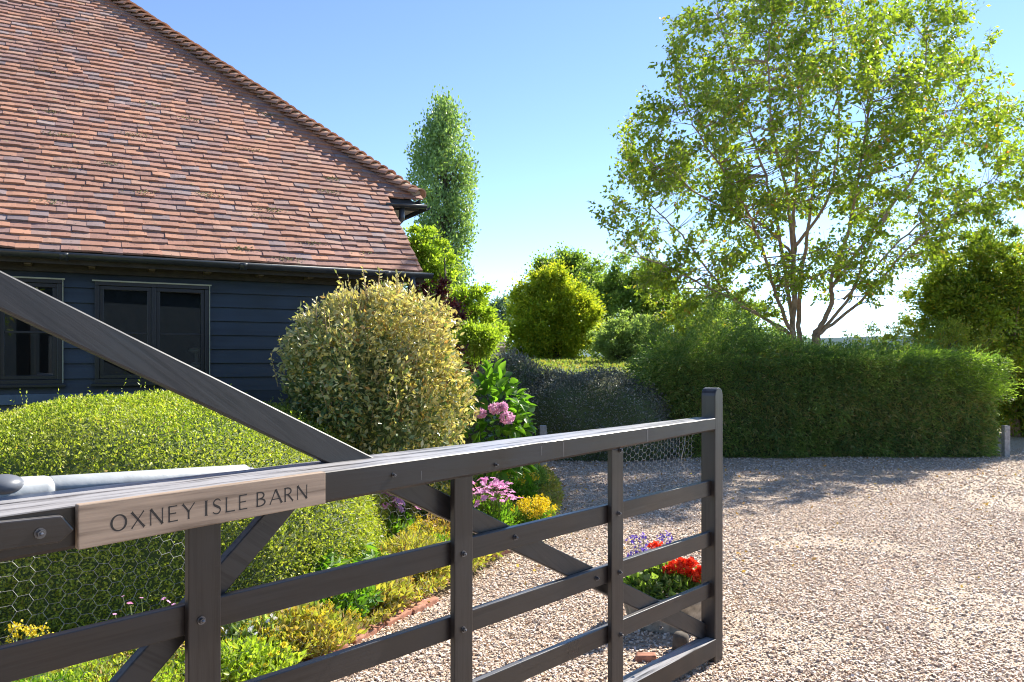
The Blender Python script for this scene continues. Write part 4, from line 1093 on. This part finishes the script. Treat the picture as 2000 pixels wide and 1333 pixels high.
# ------------------------------------------------------------------ OTHER TREES
def XZ(px, py, Y): q = W(px, py, Y); return q
def blob(px, py, rx, ry, Y, ryd=None, share=1.0):
    q = W(px, py, Y); return (tuple(q), (rx/F*Y, (ryd or rx/F*Y*.8), ry/F*Y), share)
tree('broad_leaved_tree', 'dense bushy tree with glossy leaves, yellowish at the top, at the right edge', 'tree', 'laurel',
     [blob(1960, 560, 150, 105, 14.0, share=.45), blob(1910, 640, 110, 120, 13.6, share=.35), blob(2010, 690, 100, 140, 14.2, share=.3), blob(2000, 770, 60, 90, 14.0, share=.25), blob(1850, 600, 50, 70, 13.8, share=.08)],
     (9.3, 14.0, 0), .09, 30, 620, .26, 105, .085, 'bark', .5)
pc = W(868, 400, 44.0)
T = thing('poplar', (pc[0], 44, 0), 'tall narrow column-shaped poplar beyond the barn', 'tree')
tk = MB(); zt_ = W(868, 188, 44)[2]; tk.tube([(pc[0], 44, -.2), (pc[0]+.1, 44, 6), (pc[0], 44, zt_-1)], [.3, .2, .04], 8)
Vs = []
prof = [(188, 3), (215, 16), (250, 40), (300, 52), (350, 60), (400, 58), (450, 54), (500, 50), (560, 40), (610, 30), (660, 22)]
ax_ = [(188, 868), (300, 862), (400, 864), (500, 868), (660, 868)]
for i in range(560):
    y = 214+448*rng.random(); w_ = 1.1*(1+.22*noise.noise(Vector((y*.03, 0, 0))))*np.interp(y, [a for a, _ in prof], [b for _, b in prof]); xc = np.interp(y, [a for a, _ in ax_], [b for _, b in ax_])
    a = rng.random()*2*math.pi; u = rng.random()**.5
    if noise.noise(Vector((math.cos(a)*1.5, math.sin(a)*1.5, y*.02))) < -.13: continue
    rw = w_*u; q = W(xc+rw*math.cos(a), y, 44); q[1] += rw*math.sin(a)/F*44
    b_ = np.array([pc[0], 44, q[2]-1.6]); tk.tube([b_, (b_+q)/2+[0, 0, -.2], q], [.05, .03, .01], 3, False)
    per = 75; off = rng.normal(size=(per, 3))*np.array([.22, .22, .48]); Vs.append(leafgeo(q+off, np.tile([0, 0, .6], (per, 1))+off, .20, .6, .25, .8))
tk.build('trunk', M['bark_grey'], T, True); V = joinq(Vs); mesh('crown', V, quads(len(V)), M['poplar'], T)

tree('lime_green_tree', 'lime green tree just right of the barn roof, in front of the poplar', 'tree', 'lime',
     [blob(838, 560, 45, 90, 17, share=.5), blob(815, 500, 22, 50, 17, share=.15), blob(905, 625, 55, 60, 16.5, share=.45), blob(880, 680, 70, 40, 16, share=.2)], (-1.6, 17, 0), .1, 16, 220, .2, 100, .10)
tree('yellow_green_bush', 'loose yellow-green bush left of the old cottage roof', 'bush', 'lime',
     [blob(935, 665, 40, 30, 15.2, share=1)], (-.65, 15.2, 0), .04, 8, 70, .16, 90, .08)
tree('golden_tree', 'round golden-green tree standing behind the flat-topped hedge', 'tree', 'gold',
     [blob(1080, 636, 78, 86, 21.0, share=.8), blob(1125, 625, 38, 58, 20.6, share=.25), blob(1035, 655, 45, 55, 20.6, share=.25), blob(1075, 560, 45, 32, 21.0, share=.15)], (1.15, 21, 0), .1, 18, 330, .21, 120, .11, e=2.4, flat=1.3)
tree('far_tree', 'hazy grey-green tree in the distance behind the cottage roof', 'tree', 'blue',
     [blob(977, 612, 24, 32, 80, share=1)], (W(977, 700, 80)[0], 80, 0), .3, 8, 60, .8, 60, .4)
tree('tall_background_tree', 'darker green tree rising behind the golden tree', 'tree', 'mid',
     [blob(1095, 570, 58, 68, 30, share=.7), blob(1110, 525, 22, 35, 30, share=.2), blob(1160, 590, 45, 65, 30, share=.35)], (2.2, 30, 0), .18, 18, 260, .32, 90, .17)
tree('spreading_background_tree', 'wide mid-green tree between the golden tree and the multi-stemmed tree', 'tree', 'mid',
     [blob(1215, 600, 75, 85, 27, share=.7), blob(1270, 590, 60, 70, 27.5, share=.4)], (4.2, 27, 0), .18, 18, 330, .32, 90, .15)
tree('willow_bush', 'rounded grey-green willow-like bush right of the golden tree', 'bush', 'greyg',
     [blob(1215, 668, 50, 45, 18.0, share=1), blob(1250, 655, 38, 42, 18.2, share=.3)], (2.75, 18, 0), .05, 12, 170, .16, 100, .075)
tree('small_yellowing_tree', 'small yellow-green tree with some reddish leaves under the left side of the big crown', 'tree', 'autumn',
     [blob(1310, 640, 50, 65, 18.6, share=.5), blob(1370, 650, 55, 60, 19.5, share=.4)], (4.0, 18.6, 0), .07, 14, 190, .22, 85, .085)
tree('pale_background_tree', 'pale grey-green tree seen through the lower left limbs of the multi-stemmed tree', 'tree', 'greyg',
     [blob(1420, 640, 85, 60, 24, share=1)], (6.8, 24, 0), .1, 12, 150, .3, 80, .13)
tree('berry_bush', 'twiggy bush with a few red leaves poking over the right half of the conifer hedge', 'bush', 'autumn',
     [blob(1860, 668, 75, 42, 12.7, share=.5), blob(1750, 672, 60, 30, 13.0, share=.3)], (W(1820, 700, 13)[0], 13, 0), .03, 40, 170, .12, 34, .05)
tree('thin_leaved_bush', 'thin grey-green bush standing over the middle of the conifer hedge', 'bush', 'mid',
     [blob(1700, 655, 45, 22, 13.3, share=.3), blob(1830, 650, 60, 30, 13.4, share=.35)], (W(1760, 700, 13.3)[0], 13.4, 0), .03, 26, 90, .12, 22, .05)
for i, (px, top, Y, wd, lab) in enumerate(((1500, 655, 60, 80, 'low green trees on the horizon behind the stems of the big tree'), (1335, 640, 50, 120, 'distant broad trees behind the small yellowing tree'))):
    tree('distant_tree', lab, 'tree', 'blue', [blob(px, top+25, wd, 25, Y, share=1)], (W(px, 700, Y)[0], Y, 0), .2, 8, 120, .7, 60, .3)
# thatched cottage far behind
ct = thing('cottage', W(955, 700, 40)*[1, 1, 0], 'old cottage with a brown thatched roof, half hidden behind the lime green bush', 'house')
mb = MB(); a_, b_ = W(900, 655, 40), W(985, 655, 40)
mb.box(a_[0], b_[0], 40, 45, 0, 2.3); mb.build('wall', M['cotwall'], ct)
mb = MB(); zt_ = W(0, 631, 40)[2]; x0, x1 = a_[0]-.3, b_[0]+.25
mb.v = [(x0, 39.5, 2.0), (x1, 39.5, 2.0), (x1, 45.5, 2.0), (x0, 45.5, 2.0), (x0, 42.5, zt_+.1), (x1-.75, 42.3, zt_+.1), (x0, 39.6, 1.8), (x1+.05, 39.6, 1.8), (x1+.05, 45.4, 1.8), (x0, 45.4, 1.8)]
mb.f = [(0, 1, 5, 4), (1, 2, 5), (2, 3, 4, 5), (3, 0, 4), (0, 6, 7, 1), (1, 7, 8, 2), (2, 8, 9, 3), (3, 9, 6, 0), (6, 9, 8, 7)]
mb.build('thatched_roof', M['thatch'], ct)

# things behind the photographer that show in the window panes
ob = thing('outbuilding', (4, -11, 0), 'dark outbuilding with a tiled roof, seen only as a reflection in the barn windows', 'outbuilding')
mb = MB(); mb.box(-5, 14, -15, -11, 0, 3.8); mb.build('wall', M['board'], ob)
mb = MB(); mb.v = [(-5.3, -10.6, 3.7), (14.3, -10.6, 3.7), (14.3, -13, 7.0), (-5.3, -13, 7.0), (-5.3, -15.4, 3.7), (14.3, -15.4, 3.7)]; mb.f = [(1, 0, 3, 2), (2, 3, 4, 5), (0, 4, 3), (1, 2, 5)]; mb.build('roof', M['redroof'], ob)
tree('garden_tree', 'green tree seen only as a reflection in the left barn window', 'tree', 'birch', [((-.2, -7.5, 3.0), (2.0, 1.6, 2.2), 1), ((-3.2, -8.0, 1.5), (2.0, 1, 1.4), .5)], (-.2, -7.5, 0), .12, 12, 160, .45, 60, .14)

# ------------------------------------------------------------------ THE FLOWER BED
def petals(P, r, k=7):
    out = []
    for p in P:
        nrm = np.array([0, -.25, 1]) + rng.normal(size=3)*.35; nrm /= np.linalg.norm(nrm)
        u = np.cross(nrm, [1, .1, 0]); u /= np.linalg.norm(u); v = np.cross(nrm, u)
        for i in range(k):
            a = 2*math.pi*i/k + rng.random()*.2; d = u*math.cos(a)+v*math.sin(a); s = np.cross(nrm, d)
            out += [p, p+d*r*.6-s*r*.28+nrm*.15*r, p+d*r, p+d*r*.6+s*r*.28+nrm*.15*r]
    return np.array(out)
def flowering(name, label, cat, base, rad, h, nleaf, lsize, lmat, nfl, frad, fmat, ftop=None, asp=.4, group=None, fsep=True, up=.8):
    T = thing(name, (base[0], base[1], 0), label, cat, group); base = np.array([base[0], base[1], .03])
    rad = np.array(rad if hasattr(rad, '__len__') else (rad, rad))
    n = nleaf; a = rng.random(n)*2*np.pi; rr = rng.random(n)**.5; hh = rng.random(n)
    P = base + np.stack([np.cos(a)*rr*rad[0]*(.6+.5*hh), np.sin(a)*rr*rad[1]*(.6+.5*hh), hh*h*(1-.45*rr**2)], 1)
    P[:, 2] += lump(P, 6, .05)
    D = np.stack([np.cos(a)*.5, np.sin(a)*.5, np.full(n, up)], 1)
    V = leafgeo(P, D, lsize, asp, .2, .7, .05); V[:, 2] = np.maximum(V[:, 2], .01)
    mesh('foliage', V, quads(len(V)), M[lmat], T)
    st = MB(); ftop = ftop or h
    FP = []
    for i in range(nfl):
        a = rng.random()*2*math.pi; rr = rng.random()**.5
        q = base + np.array([math.cos(a)*rr*rad[0]*1.05, math.sin(a)*rr*rad[1]*1.05, ftop*(.80+.25*rng.random())-.2*ftop*rr*rr])
        b_ = base + (q-base)*[.45, .45, 0]; st.tube([b_, (b_+q)/2+[0, 0, .05*h], q], [.0022, .0018, .0014], 3, False); FP.append(q)
    if nfl:
        st.build('stems', M['stem'], T)
        if fsep:
            V0 = petals([np.zeros(3)], frad); me = None
            for q in FP:
                if me is None:
                    o = mesh('flower', V0, quads(len(V0)), M[fmat]); me = o
                    oo = o
                else:
                    oo = me.copy(); COL.objects.link(oo)
                oo.parent = T; oo.location = Vector(tuple(q)) - wloc(T); oo.rotation_euler = (random.gauss(0, .3), random.gauss(0, .3), random.random()*6); sc_ = random.uniform(.75, 1.2); oo.scale = (sc_,)*3
        else:
            dd = rng.normal(size=(30, 3))*frad*.5; V0 = leafgeo(dd, unit(30)*.5+[0, 0, .5], frad*.62, .8, .1, .8); src = None
            for q in FP:
                if src is None: src = oo = mesh('flower_cluster', V0, quads(len(V0)), M[fmat])
                else: oo = src.copy(); COL.objects.link(oo)
                oo.parent = T; oo.location = Vector(tuple(q)) - wloc(T); oo.rotation_euler = (random.gauss(0, .3), random.gauss(0, .3), random.random()*6); sc_ = random.uniform(.7, 1.2); oo.scale = (sc_,)*3
    return T
# pink daisies and yellow cushion by the gravel edge
def gz(px, Y): return ((px-1000)/F*Y, Y)
flowering('pink_daisies', 'clump of pink daisy flowers beside the gravel, left of the yellow cushion plant', 'flowers', gz(955, 5.85), (.23, .24), .36, 2600, .045, 'herb', 100, .027, 'pink', .47)
flowering('yellow_cushion_plant', 'mounded plant with bright yellow flower clusters at the edge of the gravel', 'plant', gz(1042, 6.05), (.19, .2), .22, 2200, .035, 'herb', 60, .030, 'yflower', .27, fsep=False)
flowering('yellow_flowered_clump', 'taller green clump with a few yellow flower clusters behind the pink daisies', 'plant', gz(1010, 7.3), (.2, .3), .30, 2400, .045, 'herb', 22, .03, 'yflower', .36, fsep=False)
flowering('low_green_plant', 'low grey-green plant at the gravel edge beyond the yellow clump', 'plant', gz(1040, 8.1), (.16, .3), .24, 1800, .045, 'mid', 0, .03, 'yflower')
flowering('tall_pink_flowers', 'tall stems of pale pink flowers at the right end of the box hedge', 'flowers', gz(757, 5.35), (.11, .12), .30, 900, .05, 'herb', 30, .030, 'pink', .50)
flowering('pale_pink_flowers', 'loose stems of pale pink flowers right of the first pink clump, behind the gate brace', 'flowers', gz(795, 5.6), (.09, .1), .26, 700, .045, 'herb', 20, .028, 'pink', .44)
flowering('yellow_leaved_plant', 'yellowing leafy plant under the gate brace beside the box hedge', 'plant', gz(835, 5.4), (.22, .35), .20, 3000, .045, 'dry', 18, .02, 'yflower', .25, fsep=False)
flowering('dry_grassy_plant', 'dry brown and yellow grassy clump left of the middle upright of the gate', 'plant', gz(800, 4.85), (.28, .25), .24, 4200, .055, 'dry', 0, .02, 'yflower', asp=.18)
flowering('dry_leafy_clump', 'brown-leaved clump at the brick edging behind the middle rails', 'plant', gz(720, 4.25), (.22, .2), .18, 3200, .05, 'dry', 0, .02, 'yflower', asp=.4)
flowering('yellow_edging_plant', 'yellow-green spreading plant along the sunken bricks near the lower rails', 'plant', gz(560, 3.65), (.34, .22), .19, 4600, .042, 'dry', 40, .018, 'yflower', .2, fsep=False)
flowering('green_edging_plant', 'bright green leafy plant spilling over the bricks behind the lower rails', 'plant', gz(655, 4.0), (.2, .22), .26, 2600, .05, 'herb', 0, .02, 'yflower')
flowering('yellow_green_cover', 'yellow-green low plant at the foot of the left upright', 'plant', gz(470, 3.35), (.26, .2), .16, 3200, .035, 'lime', 24, .015, 'yflower', .17, fsep=False)
flowering('pink_spires', 'few pinkish flower stems in front of the dark face of the box hedge', 'flowers', gz(290, 3.42), (.16, .06), .22, 260, .035, 'herb', 14, .012, 'pink', .36)
flowering('small_yellow_flowers', 'small cluster of yellow flowers below the wire mesh at the left', 'flowers', gz(55, 3.35), (.09, .06), .16, 300, .03, 'herb', 16, .02, 'yflower', .24, fsep=False)
flowering('green_mat_plant', 'pale green mat of small leaves along the foot of the box hedge', 'plant', gz(230, 3.12), (.42, .22), .13, 7500, .022, 'lime', 0, .02, 'yflower')
flowering('green_corner_plant', 'low green plant at the bottom left corner of the bed', 'plant', gz(40, 3.05), (.3, .2), .12, 3800, .025, 'herb', 0, .02, 'yflower')
flowering('small_barn_plant', 'small blue-green seedling plant at the foot of the barn wall', 'plant', (-4.28, 6.0), (.14, .1), 1.12, 420, .07, 'bluegreen', 0, .02, 'yflower')
flowering('silver_plant', 'greyish leafy plant with small white flowers near the left upright of the gate', 'plant', gz(505, 3.55), (.16, .14), .2, 1300, .04, 'greyg', 26, .013, 'petalw', .24)
flowering('brown_seedhead_plant', 'brown dried stems with seed heads between the box hedge and the bricks', 'plant', gz(870, 5.6), (.16, .2), .3, 1000, .04, 'rust', 0, .02, 'yflower', asp=.2)
flowering('rusty_low_plant', 'low rusty-leaved plant beside the near sunken bricks', 'plant', gz(765, 4.55), (.13, .12), .14, 900, .04, 'rust', 0, .02, 'yflower')
flowering('white_flowered_plant', 'green plant with tiny white flowers under the end of the box hedge', 'plant', gz(700, 4.9), (.16, .14), .26, 1300, .035, 'herb', 30, .012, 'petalw', .32)
flowering('fine_green_plant', 'fine-leaved green plant beside the middle upright, above the dry grassy clump', 'plant', gz(860, 5.05), (.13, .14), .22, 1600, .035, 'herb', 0, .02, 'yflower', asp=.15)
# palmate leaved plants
def palmate(label, base, rad, h, n, size):
    T = thing('palmate_plant', (base[0], base[1], 0), label, 'plant', None); P, D = [], []; st = MB()
    for i in range(n):
        a = rng.random()*6.283; rr = rng.random()**.5; q = np.array([base[0]+math.cos(a)*rr*rad, base[1]+math.sin(a)*rr*rad, .06+h*(1-.5*rr)*(.6+.4*rng.random())])
        st.tube([(base[0]+(q[0]-base[0])*.3, base[1]+(q[1]-base[1])*.3, .02), q], [.0022, .0015], 3, False)
        tilt = np.array([math.cos(a)*.4, math.sin(a)*.4-.2, 1]); tilt /= np.linalg.norm(tilt); u = np.cross(tilt, [0, 1, 0]); u /= np.linalg.norm(u); v = np.cross(tilt, u)
        for k in range(8):
            b = 2*math.pi*k/8*.92; P.append(q); D.append(u*math.cos(b)+v*math.sin(b)+tilt*.25)
    V = leafgeo(np.array(P), np.array(D)*1.0, size, .3, .2, .12, .12, .15); mesh('foliage', V, quads(len(V)), M['bluegreen' if n % 2 else 'herb'], T); st.build('stems', M['stem'], T)
palmate('plant with star-shaped green leaves in front of the right side of the box hedge', gz(615, 4.35), .22, .34, 60, .085)
palmate('blue-green star-leaved plant close to the bricks below the second rail', gz(672, 4.05), .16, .22, 37, .07)
palmate('lupin-like plant with drooping fingered leaves right of the left upright', gz(690, 4.6), .2, .3, 44, .08)
# loose undergrowth, dead leaves and litter of the bed
n = 42000; Y = 3.0+7.2*rng.random(n)**1.3; X = bedx(Y) - .0 - 1.5*rng.random(n)**1.3
P = np.stack([X, Y, .05+.05*rng.random(n)], 1); P[:, 2] += .05*np.maximum(0, lump(P, 2.5, 1.5))
V = leafgeo(P, unit(n)*.4+[0, 0, .25], .034, .45, .2, .8); o = mesh('bed_undergrowth', V, quads(len(V)), M['dry']); tag(o, 'low yellow-brown undergrowth and fallen leaves covering the flower bed soil', 'ground cover', kind='stuff')
# bricks sunk along the edge
br = []
for i, (px0, py0, px1, py1) in enumerate(((848, 1150, 905, 1120), (905, 1122, 955, 1096), (955, 1097, 1008, 1074), (690, 1262, 752, 1226), (752, 1228, 805, 1200), (805, 1202, 856, 1176), (610, 1300, 680, 1268))):
    a_, b_ = ground(px0, py0), ground(px1, py1); d = b_-a_; L_ = np.linalg.norm(d); d /= L_; nr_ = np.array([-d[1], d[0], 0])
    m_ = MB(); j = random.uniform(-.006, .006)
    m_.hexa([a_+d*.008+nr_*(-.01)+[0, 0, -.03], b_-d*.008+nr_*(-.01)+[0, 0, -.03], b_-d*.008+nr_*.10+[0, 0, -.03], a_+d*.008+nr_*.10+[0, 0, -.03],
             a_+d*.008+nr_*-.01+[0, 0, .028+j], b_-d*.008+nr_*-.01+[0, 0, .030+j], b_-d*.008+nr_*.10+[0, 0, .055+j], a_+d*.008+nr_*.10+[0, 0, .052+j]])
    o = m_.build('edging_brick', M['terracotta'], None, False, .006)
    w_ = ['nearest of the far run, behind the middle upright', 'second of the far run', 'farthest, at the point of the bed', 'nearest brick right of the palmate plant', 'middle brick of the near run', 'last brick before the middle upright', 'lowest brick, behind the third rail']
    tag(o, 'reddish brick sunk along the bed edge, ' + w_[i], 'brick', 'bricks edging the flower bed')
# brick fragment by the gate foot
q = ground(1262, 1292); m_ = MB(); m_.hexa([q+[-.06, -.02, -.01], q+[.05, -.03, -.01], q+[.06, .04, -.01], q+[-.05, .05, -.01], q+[-.05, -.01, .03], q+[.045, -.02, .035], q+[.05, .03, .035], q+[-.04, .04, .03]])
tag(m_.build('brick_fragment', M['terracotta'], None, False, .008), 'broken piece of red brick on the gravel by the foot of the gate', 'brick')
n = 700; Y = 4+7*rng.random(n)**.6; X = bedx(Y)+ (.02+rng.random(n)**1.6*6); k_ = X < Y*.72; X, Y = X[k_], Y[k_]
V = leafgeo(np.stack([X, Y, np.full(len(X), .028)], 1), unit(len(X))*.6, .035, .6, .3, .5); V[:, 2] = np.maximum(V[:, 2], .02)
tag(mesh('fallen_leaves', V, quads(len(V)), M['rust']), 'dry brown leaves scattered thinly over the gravel', 'leaves', kind='stuff')
# stone planter with geraniums behind the gate
pq = np.array([.83, 4.12, 0])
pl = thing('stone_planter', pq, 'low weathered stone planter on the gravel behind the gate, planted with red geraniums', 'planter')
mb = MB(); K_ = 24; prof_ = [(.19, 0), (.20, .02), (.235, .15), (.255, .155), (.255, .19), (.225, .19), (.215, .15), (.02, .15)]
for r_, z in prof_:
    for j in range(K_): a = 2*math.pi*j/K_; mb.v.append(tuple(pq+[r_*math.cos(a), r_*math.sin(a)*.85, z]))
for i in range(len(prof_)-1):
    for j in range(K_): mb.f.append((i*K_+j, i*K_+(j+1) % K_, (i+1)*K_+(j+1) % K_, (i+1)*K_+j))
mb.build('bowl', M['stone'], pl, True)
def potted(name, label, c, rad, n, size, mat, asp=.9):
    T = thing(name, tuple(c), label, 'flowers'); d0 = unit(n*2); d0 = d0[d0[:, 2] > -.1][:n]
    P = np.array(c)+d0*np.array(rad)*(.6+.4*rng.random((len(d0), 1))); V = leafgeo(P, d0*.6+[0, 0, .2], size, asp, .3, .8); mesh('foliage', V, quads(len(V)), M[mat], T); return T
ge = potted('geranium', 'geranium with bright red flower heads growing in the stone planter', pq+[0.02, 0, .17], (.23, .2, .15), 900, .045, 'mid')
st = MB()
for px, py, rr in ((1281, 1068, .024), (1318, 1105, .026), (1338, 1110, .028), (1355, 1122, .028), (1366, 1130, .024), (1350, 1100, .02), (1330, 1098, .018), (1306, 1112, .016), (1372, 1112, .018), (1290, 1075, .014)):
    q = W(px, py, 4.05); dd = unit(110); V = leafgeo(q+dd*rr*np.array([1.1, 1.1, .7])*(.8+.4*rng.random((110, 1))), dd*.3, .020, .9, .1, 1.0); mesh('flower_head', V, quads(len(V)), M['red'], ge)
    st.tube([pq+[0, 0, .16], (pq+[0, 0, .2]+q)/2, q], [.003, .0025, .002], 4, False)
st.build('stems', M['stem'], ge)
lo = potted('lobelia', 'wispy plant with tiny violet-blue flowers beside the red geraniums', pq+[-.12, .03, .17], (.12, .12, .1), 260, .03, 'herb', .4)
st = MB(); FP = []
for i in range(34):
    q = W(1226+95*rng.random(), 1040+60*rng.random(), 4.1+.1*rng.random()); st.tube([pq+[-.1, .03, .17], (pq+[-.1, .03, .25]+q)/2, q], [.0016, .0014, .001], 3, False); FP += [q+rng.normal(size=3)*.008 for _ in range(4)]
for i in range(0, len(FP), 4):
    q4 = np.repeat(np.array(FP[i:i+4]), 2, 0) + rng.normal(size=(8, 3))*.003; V = leafgeo(q4, unit(8), .015, .9, .1, .8); mesh('flower', V, quads(len(V)), M['violet'], lo)
st.build('stems', M['stem'], lo)
# gate stop: a short dark timber peg in the gravel
q = ground(1330, 1270); m_ = MB(); m_.tube([q+[0, 0, -.02], q+[0, 0, .07], q+[0, 0, .085]], [.045, .04, .028], 10)
tag(m_.build('gate_stop', M['bark_grey'], None, True), 'short dark timber stump in the gravel behind the foot of the gate', 'stump')
# small posts by the hedges
def peg(px, py0, py1, w, label, mat, name='marker_post'):
    g_ = ground(px, py1); z = CAMH-(py0-HY)/F*g_[1]; ww = w/F*g_[1]/2; m_ = MB(); m_.box(g_[0]-ww, g_[0]+ww, g_[1], g_[1]+2*ww, -.05, z); return tag(m_.build(name, M[mat], None, False, .006), label, 'post')
peg(1061, 832, 925, 13, 'short grey timber post in front of the dark hedge', 'postwood')
peg(1968, 832, 893, 11, 'pale timber post at the right end of the conifer hedge', 'postwood')
